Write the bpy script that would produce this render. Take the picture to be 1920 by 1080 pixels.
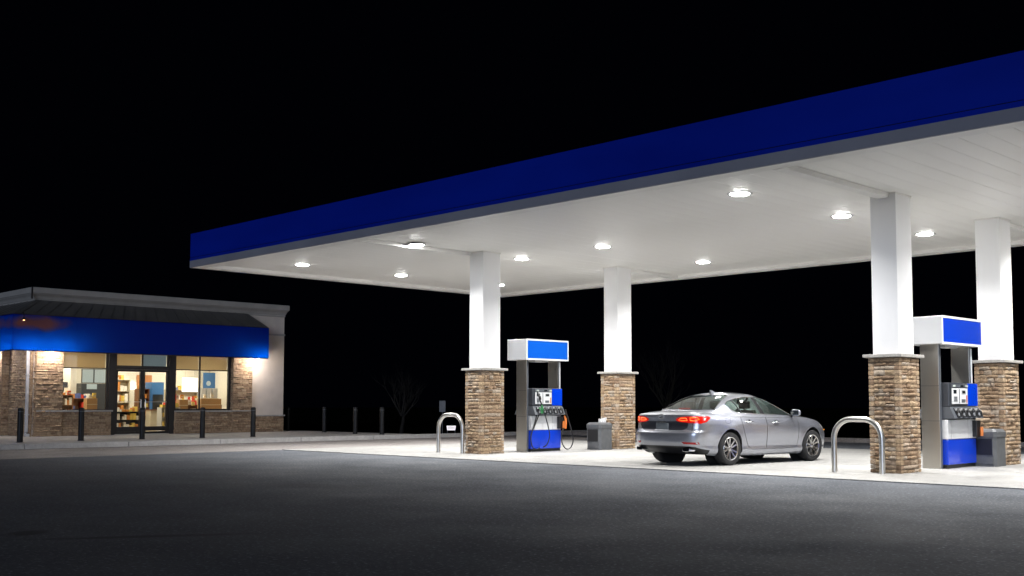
import bpy, bmesh, math, random
from mathutils import Vector, Matrix, noise
random.seed(7)
sc = bpy.context.scene
for o in list(bpy.data.objects): bpy.data.objects.remove(o)
C = bpy.data.collections.new('place'); sc.collection.children.link(C)
PI = math.pi
R = math.radians

# ------------------------------------------------------------------ camera
cam = bpy.data.cameras.new('camera'); co = bpy.data.objects.new('camera', cam); C.objects.link(co)
co.location = (20.647, -18.910, 1.28); co.rotation_euler = (PI/2+0.066, 0, 0.7785)
cam.sensor_width = 36; cam.lens = 2062.06/1920*36
cam.shift_x = -47.39/1920; cam.shift_y = 81.29/1920
cam.clip_start = 0.1; cam.clip_end = 1500
sc.camera = co
# ------------------------------------------------------------------ night sky, and a dim bluish sun added behind the camera as fill
w = bpy.data.worlds.new('World'); sc.world = w; w.use_nodes = True
nt = w.node_tree; bgn = nt.nodes['Background']
bgn.inputs['Color'].default_value = (0.12, 0.16, 0.42, 1); bgn.inputs['Strength'].default_value = 0.0022
sd = bpy.data.lights.new('night_fill', 'SUN'); sd.energy = 0.85; sd.angle = R(25); sd.color = (0.66, 0.77, 1.0)
so = bpy.data.objects.new('night_fill', sd); C.objects.link(so)
so.rotation_euler = Vector((-0.55, 0.83, -0.17)).to_track_quat('-Z', 'Y').to_euler()
sc.view_settings.view_transform = 'Standard'; sc.view_settings.look = 'None'
sc.view_settings.exposure = 0; sc.view_settings.gamma = 1
sc.render.engine = 'CYCLES'
sc.cycles.use_denoising = True
sc.cycles.max_bounces = 8; sc.cycles.diffuse_bounces = 5; sc.cycles.glossy_bounces = 4
sc.cycles.transparent_max_bounces = 12; sc.cycles.transmission_bounces = 6
sc.cycles.sample_clamp_indirect = 6; sc.cycles.caustics_reflective = False; sc.cycles.caustics_refractive = False
LAMP_W = 198.0

# ------------------------------------------------------------------ materials
MAT = {}
def mat(name, col=(.5,.5,.5), rough=.5, metal=0, emit=None, es=0, coat=0, spec=.5):
    m = bpy.data.materials.new(name); m.use_nodes = True
    b = m.node_tree.nodes['Principled BSDF']
    b.inputs['Base Color'].default_value = (*col, 1); b.inputs['Roughness'].default_value = rough
    b.inputs['Metallic'].default_value = metal; b.inputs['Specular IOR Level'].default_value = spec
    if coat: b.inputs['Coat Weight'].default_value = coat; b.inputs['Coat Roughness'].default_value = .04
    if emit: b.inputs['Emission Color'].default_value = (*emit, 1); b.inputs['Emission Strength'].default_value = es
    MAT[name] = m; return m
def nodes(m): return m.node_tree.nodes, m.node_tree.links, m.node_tree.nodes['Principled BSDF']
def varied(m, scale, lo, hi, detail=6, coord='Object', bump=0, bscale=None, rough=None, stretch=None):
    """colour between lo and hi by noise, optional bump and roughness range"""
    N, L, b = nodes(m)
    tc = N.new('ShaderNodeTexCoord'); src = tc.outputs[coord]
    if stretch:
        mp = N.new('ShaderNodeMapping'); mp.inputs['Scale'].default_value = stretch; L.new(src, mp.inputs[0]); src = mp.outputs[0]
    n = N.new('ShaderNodeTexNoise'); n.inputs['Scale'].default_value = scale; n.inputs['Detail'].default_value = detail
    L.new(src, n.inputs['Vector'])
    r = N.new('ShaderNodeValToRGB'); r.color_ramp.elements[0].position = .3; r.color_ramp.elements[1].position = .7
    r.color_ramp.elements[0].color = (*lo, 1); r.color_ramp.elements[1].color = (*hi, 1)
    L.new(n.outputs['Fac'], r.inputs[0]); L.new(r.outputs[0], b.inputs['Base Color'])
    if rough:
        q = N.new('ShaderNodeMapRange'); q.inputs['To Min'].default_value = rough[0]; q.inputs['To Max'].default_value = rough[1]
        L.new(n.outputs['Fac'], q.inputs['Value']); L.new(q.outputs[0], b.inputs['Roughness'])
    if bump:
        n2 = N.new('ShaderNodeTexNoise'); n2.inputs['Scale'].default_value = bscale or scale*8; n2.inputs['Detail'].default_value = 5
        L.new(src, n2.inputs['Vector'])
        bp = N.new('ShaderNodeBump'); bp.inputs['Strength'].default_value = bump; bp.inputs['Distance'].default_value = .01
        L.new(n2.outputs['Fac'], bp.inputs['Height']); L.new(bp.outputs[0], b.inputs['Normal'])
    return n, r

def mk_ground(name, lo, hi, big, speck, bump, rough=.85, tint=None, stains=()):
    m = mat(name, rough=rough); N, L, b = nodes(m)
    tc = N.new('ShaderNodeTexCoord'); P = tc.outputs['Object']
    def noi(s, d=5, v=P):
        n = N.new('ShaderNodeTexNoise'); n.inputs['Scale'].default_value = s; n.inputs['Detail'].default_value = d
        L.new(v, n.inputs['Vector']); return n.outputs['Fac']
    def mixc(f, a, bb, mode='MIX'):
        x = N.new('ShaderNodeMix'); x.data_type = 'RGBA'; x.blend_type = mode
        for s, v in ((x.inputs[0], f), (x.inputs[6], a), (x.inputs[7], bb)):
            if hasattr(v, 'links'): L.new(v, s)
            elif isinstance(v, tuple): s.default_value = (*v, 1)
            else: s.default_value = v
        return x.outputs[2]
    def rng(v, a, bb, c=0, d=1):
        x = N.new('ShaderNodeMapRange'); L.new(v, x.inputs['Value'])
        for i, q in zip(('From Min','From Max','To Min','To Max'), (a, bb, c, d)): x.inputs[i].default_value = q
        return x.outputs[0]
    col = mixc(rng(noi(big), .35, .68), lo, hi)
    col = mixc(rng(noi(big*6, 8), .3, .75, 0, .6), col, tuple(c*.70 for c in lo))
    col = mixc(rng(noi(big*26, 8), .42, .72, 0, .45), col, tuple(c*.62 for c in lo))
    mps = N.new('ShaderNodeMapping'); mps.inputs['Scale'].default_value = (1, 5, 1); mps.inputs['Rotation'].default_value = (0, 0, .1); L.new(P, mps.inputs[0])
    col = mixc(rng(noi(big*3, 6, mps.outputs[0]), .5, .75, 0, .4), col, tuple(c*.68 for c in lo))
    g = noi(speck, 3); col = mixc(rng(g, .57, .68, 0, .7), col, tuple(min(.75, c*2.5) for c in hi))
    g2 = noi(speck*1.7, 2); col = mixc(rng(g2, .53, .68, 0, .75), col, tuple(c*.4 for c in lo))
    for (sx, sy, rx, ry, ang, k) in stains:
        mp = N.new('ShaderNodeMapping'); mp.vector_type = 'TEXTURE'
        mp.inputs['Location'].default_value = (sx, sy, 0); mp.inputs['Rotation'].default_value = (0, 0, ang); mp.inputs['Scale'].default_value = (rx, ry, 100)
        wv = N.new('ShaderNodeTexNoise'); wv.inputs['Scale'].default_value = 1.3; L.new(P, wv.inputs['Vector'])
        L.new(P, mp.inputs[0])
        ln = N.new('ShaderNodeVectorMath'); ln.operation = 'LENGTH'; L.new(mp.outputs[0], ln.inputs[0])
        ad = N.new('ShaderNodeMath'); ad.operation = 'ADD'; L.new(ln.outputs['Value'], ad.inputs[0]); L.new(wv.outputs['Fac'], ad.inputs[1])
        col = mixc(rng(ad.outputs[0], 1.15, 1.75, k, 0), col, tuple(c*.25 for c in lo))
    L.new(col, b.inputs['Base Color'])
    L.new(rng(noi(big*3), .3, .7, rough-.18, min(1, rough+.08)), b.inputs['Roughness'])
    bp = N.new('ShaderNodeBump'); bp.inputs['Strength'].default_value = bump; bp.inputs['Distance'].default_value = .006
    L.new(g, bp.inputs['Height']); L.new(bp.outputs[0], b.inputs['Normal'])
    return m

mk_ground('asphalt', (.076,.085,.102), (.122,.133,.152), .16, 22, 1.0, .9,
          stains=((9.27,-14.6,.18,.26,.78,.9), (10.4,-13.9,.10,1.0,-.55,.85), (5.8,-9.2,1.5,.5,.6,.3)))
mk_ground('pad_concrete', (.325,.321,.309), (.405,.398,.380), .35, 60, .25, .7,
          stains=((6.3,2.1,.35,.9,0,.30),(5.6,3.8,.5,.35,.4,.25),(2.2,.4,.5,.9,.2,.22),(8.8,-.6,.5,.25,.3,.22),(3.6,-.9,.8,.2,.1,.2),(12.8,.3,.4,.8,.1,.3),(.9,2.6,.25,.7,0,.3)))
mk_ground('lane_concrete', (.24,.215,.205), (.35,.32,.305), .3, 50, .3, .75)
mk_ground('walk_concrete', (.46,.44,.425), (.58,.56,.54), .5, 60, .25, .75)
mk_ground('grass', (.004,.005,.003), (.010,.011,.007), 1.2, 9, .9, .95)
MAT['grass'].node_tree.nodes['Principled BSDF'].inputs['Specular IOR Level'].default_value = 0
mk_ground('cap_concrete', (.42,.40,.37), (.56,.54,.50), 3, 90, .4, .8)

m = mat('canopy_blue', (.003,.012,.29), .45, spec=.2); varied(m, .25, (.001,.017,.33), (.002,.024,.43), stretch=(1,1,4))
m = mat('canopy_grey', (.30,.30,.34), .5); varied(m, .6, (.27,.27,.31), (.33,.33,.37))
m = mat('soffit_white', (.74,.73,.70), .42)
varied(m, 1.1, (.83,.82,.79), (.90,.89,.865), stretch=(1,.25,1), bump=.25, bscale=2.5, rough=(.35,.55))
m = mat('trim_white', (.76,.75,.73), .4); varied(m, 2, (.80,.79,.77), (.86,.85,.83))
m = mat('column_white', (.80,.80,.80), .35); varied(m, 1.5, (.84,.84,.85), (.88,.88,.88), stretch=(1,1,.3))
m = mat('steel', (.56,.535,.49), .3, 1.0)
N, L, b = nodes(m); tc = N.new('ShaderNodeTexCoord'); mp = N.new('ShaderNodeMapping'); mp.inputs['Scale'].default_value = (60, 60, 1.2)
nn = N.new('ShaderNodeTexNoise'); nn.inputs['Scale'].default_value = 3; L.new(tc.outputs['Object'], mp.inputs[0]); L.new(mp.outputs[0], nn.inputs['Vector'])
q = N.new('ShaderNodeMapRange'); q.inputs['To Min'].default_value = .29; q.inputs['To Max'].default_value = .36; L.new(nn.outputs['Fac'], q.inputs['Value']); L.new(q.outputs[0], b.inputs['Roughness'])
mat('pipe_steel', (.62,.61,.58), .26, 1.0); varied(MAT['pipe_steel'], 1.5, (.60,.59,.56), (.68,.67,.64), rough=(.26,.36))
m = mat('stone', (.3,.2,.12), .85)
N, L, b = nodes(m); oi = N.new('ShaderNodeObjectInfo'); r = N.new('ShaderNodeValToRGB')
cr = r.color_ramp; cr.interpolation = 'LINEAR'
cr.elements[0].color = (.30,.20,.13,1); cr.elements[1].color = (.48,.40,.32,1)
for pz, cc in ((.2,(.37,.25,.155)), (.42,(.46,.325,.205)), (.6,(.50,.365,.23)), (.78,(.40,.30,.22)), (.9,(.48,.39,.30))):
    e = cr.elements.new(pz); e.color = (*cc, 1)
L.new(oi.outputs['Random'], r.inputs[0])
tc = N.new('ShaderNodeTexCoord'); nz = N.new('ShaderNodeTexNoise'); nz.inputs['Scale'].default_value = 14; nz.inputs['Detail'].default_value = 8
geo = N.new('ShaderNodeNewGeometry'); L.new(geo.outputs['Position'], nz.inputs['Vector'])
mx = N.new('ShaderNodeMix'); mx.data_type = 'RGBA'; mx.blend_type = 'MULTIPLY'; mx.inputs[0].default_value = 1
r2 = N.new('ShaderNodeValToRGB'); r2.color_ramp.elements[0].position = .3; r2.color_ramp.elements[0].color = (.62,.60,.56,1)
r2.color_ramp.elements[1].position = .68; r2.color_ramp.elements[1].color = (1.12,1.12,1.12,1)
L.new(nz.outputs['Fac'], r2.inputs[0]); L.new(r.outputs[0], mx.inputs[6]); L.new(r2.outputs[0], mx.inputs[7]); L.new(mx.outputs[2], b.inputs['Base Color'])
bp = N.new('ShaderNodeBump'); bp.inputs['Strength'].default_value = .9; bp.inputs['Distance'].default_value = .03
nz2 = N.new('ShaderNodeTexNoise'); nz2.inputs['Scale'].default_value = 38; nz2.inputs['Detail'].default_value = 6; L.new(geo.outputs['Position'], nz2.inputs['Vector'])
L.new(nz2.outputs['Fac'], bp.inputs['Height']); L.new(bp.outputs[0], b.inputs['Normal'])
# veneer of the shop: many stones joined, colour per stone island
m = MAT['stone'].copy(); m.name = 'stone_veneer'; MAT['stone_veneer'] = m
[x for x in m.node_tree.nodes if x.type == 'BUMP'][0].inputs['Distance'].default_value = .008
N, L = m.node_tree.nodes, m.node_tree.links
g2 = N.new('ShaderNodeNewGeometry'); rr = [x for x in N if x.type == 'VALTORGB'][0]; mr = N.new('ShaderNodeMapRange'); mr.inputs['To Max'].default_value = .68; L.new(g2.outputs['Random Per Island'], mr.inputs['Value']); L.new(mr.outputs[0], rr.inputs[0])
mat('mortar', (.20,.15,.10), .95); varied(MAT['mortar'], 20, (.19,.145,.10), (.29,.225,.16), bump=.5)

mat('pump_blue', (.001,.045,.60), .2, coat=.4); mat('sign_blue', (.002,.10,.55), .3, emit=(.0,.13,.80), es=.10); mat('sign_blue_dull', (.001,.035,.42), .4, spec=.2)
mat('sign_white', (.8,.8,.8), .3, emit=(1,1,1), es=.05)
mat('pump_white', (.74,.75,.76), .3); mat('pump_grey', (.045,.05,.06), .35); mat('pump_black', (.012,.012,.014), .4)
mat('panel_grey', (.10,.11,.125), .4); mat('boot_grey', (.45,.46,.47), .4); mat('rubber', (.010,.010,.011), .45)
mat('orange', (.60,.17,.03), .4); mat('green_grip', (.02,.16,.05), .4); mat('screen_dark', (.02,.025,.03), .1, spec=.8)
mat('display_pale', (.5,.55,.52), .25); mat('bin_grey', (.10,.105,.11), .5); varied(MAT['bin_grey'], 7, (.088,.092,.097), (.12,.124,.13), bump=.15)
mat('red_plastic', (.5,.02,.02), .4)
mat('paper', (.75,.75,.75), .8); mat('black_metal', (.008,.008,.009), .5, spec=.3); mat('dark_frame', (.026,.024,.024), .4)
varied(mat('stucco', rough=.9), 3, (.60,.53,.465), (.67,.595,.525), bump=.35, bscale=60)
varied(mat('cornice_paint', rough=.8), 2, (.36,.335,.305), (.42,.395,.36))
varied(mat('mansard_metal', rough=.5), 2, (.10,.095,.088), (.13,.122,.112))
mat('gutter_white', (.62,.62,.64), .45); varied(MAT['gutter_white'], 5, (.52,.52,.54), (.66,.66,.68))
mat('lens', (.9,.9,.9), .3, emit=(1,.985,.96), es=125); mat('lamp_frame', (.42,.42,.42), .5)
mat('pack_lens', (.9,.9,.9), .3, emit=(1,.95,.92), es=14)
mat('warm_lens', (.9,.6,.3), .3, emit=(1,.50,.20), es=6.0)
varied(mat('bark', rough=.9), 9, (.004,.003,.003), (.009,.008,.006))
# translucent vinyl of the shop awning (lit from inside by the lamps under it)
m = mat('awning_vinyl', (.002,.012,.28), .5, spec=.15); N, L, b = nodes(m)
tr = N.new('ShaderNodeBsdfTranslucent'); tr.inputs['Color'].default_value = (.010,.36,.98, 1)
ms = N.new('ShaderNodeMixShader'); ms.inputs[0].default_value = .45
out = [x for x in N if x.type == 'OUTPUT_MATERIAL'][0]
L.new(b.outputs[0], ms.inputs[1]); L.new(tr.outputs[0], ms.inputs[2]); L.new(ms.outputs[0], out.inputs['Surface'])
# blurred orange glow painted into the vinyl colours near the awning's left end
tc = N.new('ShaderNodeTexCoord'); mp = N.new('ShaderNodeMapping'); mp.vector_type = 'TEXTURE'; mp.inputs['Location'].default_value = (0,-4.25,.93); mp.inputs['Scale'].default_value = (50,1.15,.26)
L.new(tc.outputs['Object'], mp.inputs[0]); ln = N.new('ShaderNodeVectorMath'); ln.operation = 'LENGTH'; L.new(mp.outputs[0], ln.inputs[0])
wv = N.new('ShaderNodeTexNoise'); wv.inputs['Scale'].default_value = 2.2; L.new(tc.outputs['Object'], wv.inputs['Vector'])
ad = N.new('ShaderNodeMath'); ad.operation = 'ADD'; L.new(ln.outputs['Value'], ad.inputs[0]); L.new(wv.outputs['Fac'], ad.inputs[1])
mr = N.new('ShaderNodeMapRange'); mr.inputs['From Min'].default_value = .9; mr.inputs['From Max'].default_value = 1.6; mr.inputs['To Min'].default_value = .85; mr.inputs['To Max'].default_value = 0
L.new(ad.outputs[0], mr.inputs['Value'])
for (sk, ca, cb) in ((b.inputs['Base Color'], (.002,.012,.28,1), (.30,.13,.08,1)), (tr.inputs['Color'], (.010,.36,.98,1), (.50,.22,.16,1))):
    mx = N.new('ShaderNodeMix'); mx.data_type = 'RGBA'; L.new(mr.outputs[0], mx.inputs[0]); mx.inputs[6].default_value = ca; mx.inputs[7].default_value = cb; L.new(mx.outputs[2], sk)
# roller blinds behind the upper panes
m = mat('blind', (.55,.47,.34), .8); N, L, b = nodes(m)
tr = N.new('ShaderNodeBsdfTranslucent'); tr.inputs['Color'].default_value = (.74,.64,.48,1)
ms = N.new('ShaderNodeMixShader'); ms.inputs[0].default_value = .6
out = [x for x in N if x.type == 'OUTPUT_MATERIAL'][0]
L.new(b.outputs[0], ms.inputs[1]); L.new(tr.outputs[0], ms.inputs[2]); L.new(ms.outputs[0], out.inputs['Surface'])
def glass(name, tint, refl=.9, base=.04, rough=.0):
    m = bpy.data.materials.new(name); m.use_nodes = True; N, L = m.node_tree.nodes, m.node_tree.links
    N.remove(N['Principled BSDF']); out = [x for x in N if x.type == 'OUTPUT_MATERIAL'][0]
    t = N.new('ShaderNodeBsdfTransparent'); t.inputs[0].default_value = (*tint, 1)
    g = N.new('ShaderNodeBsdfGlossy'); g.inputs['Roughness'].default_value = rough; g.inputs['Color'].default_value = (refl, refl, refl, 1)
    f = N.new('ShaderNodeFresnel'); f.inputs['IOR'].default_value = 1.5
    mx = N.new('ShaderNodeMixShader'); L.new(f.outputs[0], mx.inputs[0]); L.new(t.outputs[0], mx.inputs[1]); L.new(g.outputs[0], mx.inputs[2])
    L.new(mx.outputs[0], out.inputs['Surface']); MAT[name] = m; return m
glass('shop_glass', (.90,.92,.90)); glass('car_glass', (.52,.60,.54), .95)
mat('interior_wall', (.80,.76,.68), .8); mat('interior_floor', (.45,.40,.33), .4); mat('interior_ceiling', (.8,.8,.78), .8)
mat('wood_shelf', (.20,.085,.035), .5); mat('card', (.42,.25,.12), .8); mat('cream', (.62,.55,.42), .6)
mat('shelf_metal', (.5,.5,.48), .4); mat('tube', (1,1,1), .5, emit=(1,.9,.74), es=5)
mat('lightbox', (1,1,1), .5, emit=(1,.97,.9), es=3); mat('poster_blue', (.04,.13,.30), .4, emit=(.03,.22,.6), es=.12)
mat('road_sign', (.8,.8,.8), .4, emit=(1,.95,.97), es=.8); mat('poster_orange', (.55,.24,.10), .4); mat('screen_pale', (.35,.42,.46), .3, emit=(.45,.55,.6), es=.25)
for i, c in enumerate(((.6,.05,.03),(.75,.55,.12),(.75,.72,.66),(.08,.12,.35),(.55,.22,.05),(.12,.3,.1))): mat('goods%d' % i, c, .5)
# car
m = mat('car_paint', (.39,.405,.455), .23, .78, coat=1)
N, L, b = nodes(m); geo = N.new('ShaderNodeNewGeometry'); nz = N.new('ShaderNodeTexNoise'); nz.inputs['Scale'].default_value = 900
L.new(geo.outputs['Position'], nz.inputs['Vector']); q = N.new('ShaderNodeMapRange'); q.inputs['To Min'].default_value = .22; q.inputs['To Max'].default_value = .34
L.new(nz.outputs['Fac'], q.inputs['Value']); L.new(q.outputs[0], b.inputs['Roughness'])
mat('pillar_black', (.008,.008,.009), .6, spec=.15); mat('recess_paint', (.10,.105,.125), .3, .7, coat=.6); mat('car_trim', (.014,.014,.015), .35); mat('chrome', (.75,.76,.78), .08, 1); mat('seam', (.02,.02,.022), .6)
mat('lamp_red', (.36,.003,.002), .1, emit=(1,.02,.008), es=.40, coat=.5); mat('lamp_glow', (.9,.1,.02), .2, emit=(1,.13,.02), es=1.9)
mat('reflector_red', (.35,.01,.015), .15, coat=1); mat('lamp_clear', (.75,.72,.70), .1, coat=1); mat('amber', (.8,.28,.03), .2, coat=1)
mat('tyre', (.014,.014,.015), .75); mat('rim', (.50,.49,.48), .25, .95); mat('disc', (.09,.09,.09), .5, .8)
mat('seat', (.10,.095,.085), .7); mat('headliner', (.30,.30,.27), .9); mat('plate', (.16,.18,.19), .4); mat('well', (.006,.006,.006), .9)

# ------------------------------------------------------------------ mesh helpers
class MB:
    def __init__(s): s.v = []; s.f = []; s.mi = []; s.cur = 0; s.M = None
    def add(s, vs, fs):
        n = len(s.v)
        for p in vs: s.v.append(tuple(s.M @ Vector(p)) if s.M else tuple(p))
        for f in fs: s.f.append(tuple(i+n for i in f)); s.mi.append(s.cur)
        return s
    def box(s, x0, x1, y0, y1, z0, z1, bev=0):
        if bev > 0:
            b = bmesh.new(); bmesh.ops.create_cube(b, size=1)
            for v in b.verts: v.co = Vector(((x0+x1)/2+v.co.x*(x1-x0), (y0+y1)/2+v.co.y*(y1-y0), (z0+z1)/2+v.co.z*(z1-z0)))
            bmesh.ops.bevel(b, geom=b.edges[:], offset=bev, segments=2, affect='EDGES', profile=.5)
            b.verts.index_update(); s.add([v.co.copy() for v in b.verts], [[v.index for v in f.verts] for f in b.faces]); b.free(); return s
        v = [(x0,y0,z0),(x1,y0,z0),(x1,y1,z0),(x0,y1,z0),(x0,y0,z1),(x1,y0,z1),(x1,y1,z1),(x0,y1,z1)]
        return s.add(v, [(3,2,1,0),(4,5,6,7),(0,1,5,4),(1,2,6,5),(2,3,7,6),(3,0,4,7)])
    def hexa(s, v): return s.add(v, [(3,2,1,0),(4,5,6,7),(0,1,5,4),(1,2,6,5),(2,3,7,6),(3,0,4,7)])
    def tube(s, pts, r, n=8, caps=True, close=False):
        pts = [Vector(p) for p in pts]; rs = r if isinstance(r, (list, tuple)) else [r]*len(pts)
        vs = []; m = len(pts); up = None
        for i, p in enumerate(pts):
            a = pts[(i-1) % m] if (i > 0 or close) else p; bb = pts[(i+1) % m] if (i < m-1 or close) else p
            t = (bb-a).normalized() if (bb-a).length > 1e-9 else Vector((0,0,1))
            if up is None: up = t.orthogonal().normalized()
            up = (up - t*up.dot(t)); up = up.normalized() if up.length > 1e-6 else t.orthogonal().normalized()
            sd_ = t.cross(up)
            for k in range(n):
                an = 2*PI*k/n; vs.append(p + (up*math.cos(an)+sd_*math.sin(an))*rs[i])
        fs = []
        for i in range(m if close else m-1):
            j = (i+1) % m
            for k in range(n): fs.append((i*n+k, i*n+(k+1) % n, j*n+(k+1) % n, j*n+k))
        if caps and not close: fs.append(tuple(range(n))[::-1]); fs.append(tuple(range((m-1)*n, m*n)))
        return s.add(vs, fs)
    def lathe(s, prof, n=24, axis='Z', c=(0,0,0)):
        vs = []
        for r_, h in prof:
            for k in range(n):
                a = 2*PI*k/n; x, y = r_*math.cos(a), r_*math.sin(a)
                p = (x,y,h) if axis == 'Z' else ((h,x,y) if axis == 'X' else (x,h,y)); vs.append((p[0]+c[0], p[1]+c[1], p[2]+c[2]))
        fs = []
        for i in range(len(prof)-1):
            for k in range(n): fs.append((i*n+k, i*n+(k+1) % n, (i+1)*n+(k+1) % n, (i+1)*n+k))
        if prof[0][0] > 0: fs.append(tuple(range(n))[::-1])
        if prof[-1][0] > 0: fs.append(tuple(range((len(prof)-1)*n, len(prof)*n)))
        return s.add(vs, fs)
    def prism(s, poly, z0, z1):
        n = len(poly); vs = [(x,y,z0) for x,y in poly]+[(x,y,z1) for x,y in poly]
        return s.add(vs, [tuple(range(n))[::-1], tuple(range(n, 2*n))]+[(i,(i+1) % n,n+(i+1) % n,n+i) for i in range(n)])
    def mesh(s, name, mats, smooth=None):
        me = bpy.data.meshes.new(name); me.from_pydata(s.v, [], s.f)
        for m_ in (mats if isinstance(mats, (list, tuple)) else [mats]): me.materials.append(MAT[m_])
        me.polygons.foreach_set('material_index', s.mi)
        b = bmesh.new(); b.from_mesh(me); bmesh.ops.recalc_face_normals(b, faces=b.faces[:]); b.to_mesh(me); b.free()
        if smooth is not None:
            me.polygons.foreach_set('use_smooth', [True]*len(me.polygons)); me.set_sharp_from_angle(angle=R(smooth))
        me.update(); return me
    def build(s, name, mats, parent=None, smooth=None, loc=None):
        o = bpy.data.objects.new(name, s.mesh(name, mats, smooth)); C.objects.link(o)
        if parent: o.parent = parent
        if loc: o.location = loc
        return o
def tag(o, label=None, cat=None, group=None, kind=None):
    for k, v in (('label', label), ('category', cat), ('group', group), ('kind', kind)):
        if v: o[k] = v
    return o
def thing(name, label, cat, loc=(0,0,0), rz=0, group=None):
    o = bpy.data.objects.new(name, None); C.objects.link(o); o.location = loc; o.rotation_euler = (0,0,rz); o.empty_display_size = .2
    return tag(o, label, cat, group)
def inst(name, me, parent, loc, rot=(0,0,0), scale=(1,1,1)):
    o = bpy.data.objects.new(name, me); C.objects.link(o); o.parent = parent; o.location = loc; o.rotation_euler = rot; o.scale = scale; return o
def dup(root, loc, label=None, rz=None, scale=None):
    r_ = root.copy(); C.objects.link(r_); r_.location = loc
    if rz is not None: r_.rotation_euler = (0,0,rz)
    if scale: r_.scale = scale
    if label: r_['label'] = label
    for ch in list(root.children):
        c = ch.copy(); C.objects.link(c); c.parent = r_
        for g in list(ch.children):
            d = g.copy(); C.objects.link(d); d.parent = c
    return r_
def area(name, parent, loc, size, power, col=(1,.985,.96), rot=(0,0,0), shape='DISK', sy=None, spread=PI):
    l = bpy.data.lights.new(name, 'AREA'); l.shape = shape; l.size = size; l.energy = power; l.color = col; l.spread = spread
    if sy: l.size_y = sy
    o = bpy.data.objects.new(name, l); C.objects.link(o); o.location = loc; o.rotation_euler = rot
    if parent: o.parent = parent
    return o

# ------------------------------------------------------------------ ground
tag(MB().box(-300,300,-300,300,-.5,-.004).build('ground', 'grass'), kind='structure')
tag(MB().box(-11.6,60,-60,14.6,-.3,0).build('asphalt_lot', 'asphalt'), kind='structure')
# drive lane of concrete in front of the shop
lane = tag(MB().box(-11.6,-6.10,-60,12.5,.0,.004).build('drive_lane', 'lane_concrete'), kind='structure')
# forecourt of poured concrete slabs
pad = tag(MB().box(-6.096,26,-1.94,9.6,.0,.010).build('forecourt', 'cap_concrete'), kind='structure')
xs = [-6.10,-3.0,1.6,6.2,10.8,15.4,20.0,26]; ys = [-1.95,1.9,5.7,9.6]
for i in range(len(xs)-1):
    for j in range(len(ys)-1):
        MB().box(xs[i]+.004, xs[i+1]-.004, ys[j]+.004, ys[j+1]-.004, .004, .016).build('concrete_slab', 'pad_concrete', pad)
# kerb along the shop + the far kerb
kb = thing('kerb', 'pale concrete kerb running along the shop pavement', 'kerb', (-11.6,0,0))
y = -16.0
while y < 30:
    MB().box(-.16, 0, y+.006, y+3.04, -.05, .150, bev=.018).build('kerb_stone', 'walk_concrete', kb); y += 3.05
fk = thing('kerb', 'dim concrete kerb at the back edge of the lot, beyond the pumps', 'kerb', (0,14.6,0))
x = -11.5
while x < 40:
    MB().box(x+.006, x+3.64, 0, .16, -.05, .15, bev=.018).build('kerb_stone', 'lane_concrete', fk); x += 3.65
pv = tag(MB().box(-34,-11.762,-16,7.5,-.1,.146).build('pavement', 'cap_concrete'), kind='structure')
x = -34
while x < -12:
    x1 = min(x+2.0, -11.765)
    for yy in range(12):
        y0 = -16+yy*1.96
        if x < -19.5 and y0 < 5 and y0 > -6: 
            if x < -21: continue
        MB().box(x+.004, x1-.004, y0+.004, min(y0+1.956, 7.5), .12, .150).build('paving_slab', 'walk_concrete', pv)
    x += 2.0

# ------------------------------------------------------------------ canopy
X0, X1, Y0, Y1 = -7.99, 26.0, -3.83, 8.31
ZS, ZG, ZB, ZT = 5.214, 5.115, 5.312, 6.076
can = thing('fuel_canopy', 'large flat canopy with deep blue fascia and white panelled soffit over the pumps', 'canopy', (0,0,0))
MB().box(X0+.03, X1-.03, Y0+.03, Y1-.03, ZS+.03, ZT-.12).build('canopy_deck', 'trim_white', can)
def ring(name, m_, z0, z1, off, t=.03, parent=can):
    b = MB()
    b.box(X0-off, X1+off, Y0-off, Y0-off+t, z0, z1); b.box(X0-off, X1+off, Y1+off-t, Y1+off, z0, z1)
    b.box(X0-off, X0-off+t, Y0-off+t, Y1+off-t, z0, z1); b.box(X1+off-t, X1+off, Y0-off+t, Y1+off-t, z0, z1)
    return b.build(name, m_, parent)
ring('fascia_panel', 'canopy_blue', ZB+.092, ZT, .0)
ring('fascia_lower_strip', 'canopy_blue', ZB, ZB+.080, .0)
ring('fascia_backing', 'pump_black', ZB+.078, ZB+.094, -.012, .015)
ring('fascia_band', 'canopy_grey', ZG, ZB-.002, .006, .036)
b = MB(); d = .34
b.box(X0+.03, X1-.03, Y0+.03, Y0+d, ZG+.004, ZG+.03); b.box(X0+.03, X1-.03, Y1-d, Y1-.03, ZG+.004, ZG+.03)
b.box(X0+.03, X0+d, Y0+d, Y1-d, ZG+.004, ZG+.03); b.box(X1-d, X1-.03, Y0+d, Y1-d, ZG+.004, ZG+.03)
b.build('gutter_trim', 'trim_white', can)
b = MB()
b.box(X0+d-.02, X1-d+.02, Y0+d-.02, Y0+d-.002, ZG+.028, ZS+.03); b.box(X0+d-.02, X1-d+.02, Y1-d+.002, Y1-d+.02, ZG+.028, ZS+.03)
b.box(X0+d-.02, X0+d-.002, Y0+d, Y1-d, ZG+.028, ZS+.03)
b.build('gutter_return', 'trim_white', can)
pw = .405; x = X0+d
me = MB().box(0, pw-.004, Y0+d, Y1-d, 0, .02, bev=.003).mesh('soffit_panel', 'soffit_white')
while x < X1-d-pw:
    o = inst('soffit_panel', me, can, (x, 0, ZS+random.uniform(-.0005,.0005))); x += pw
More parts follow.
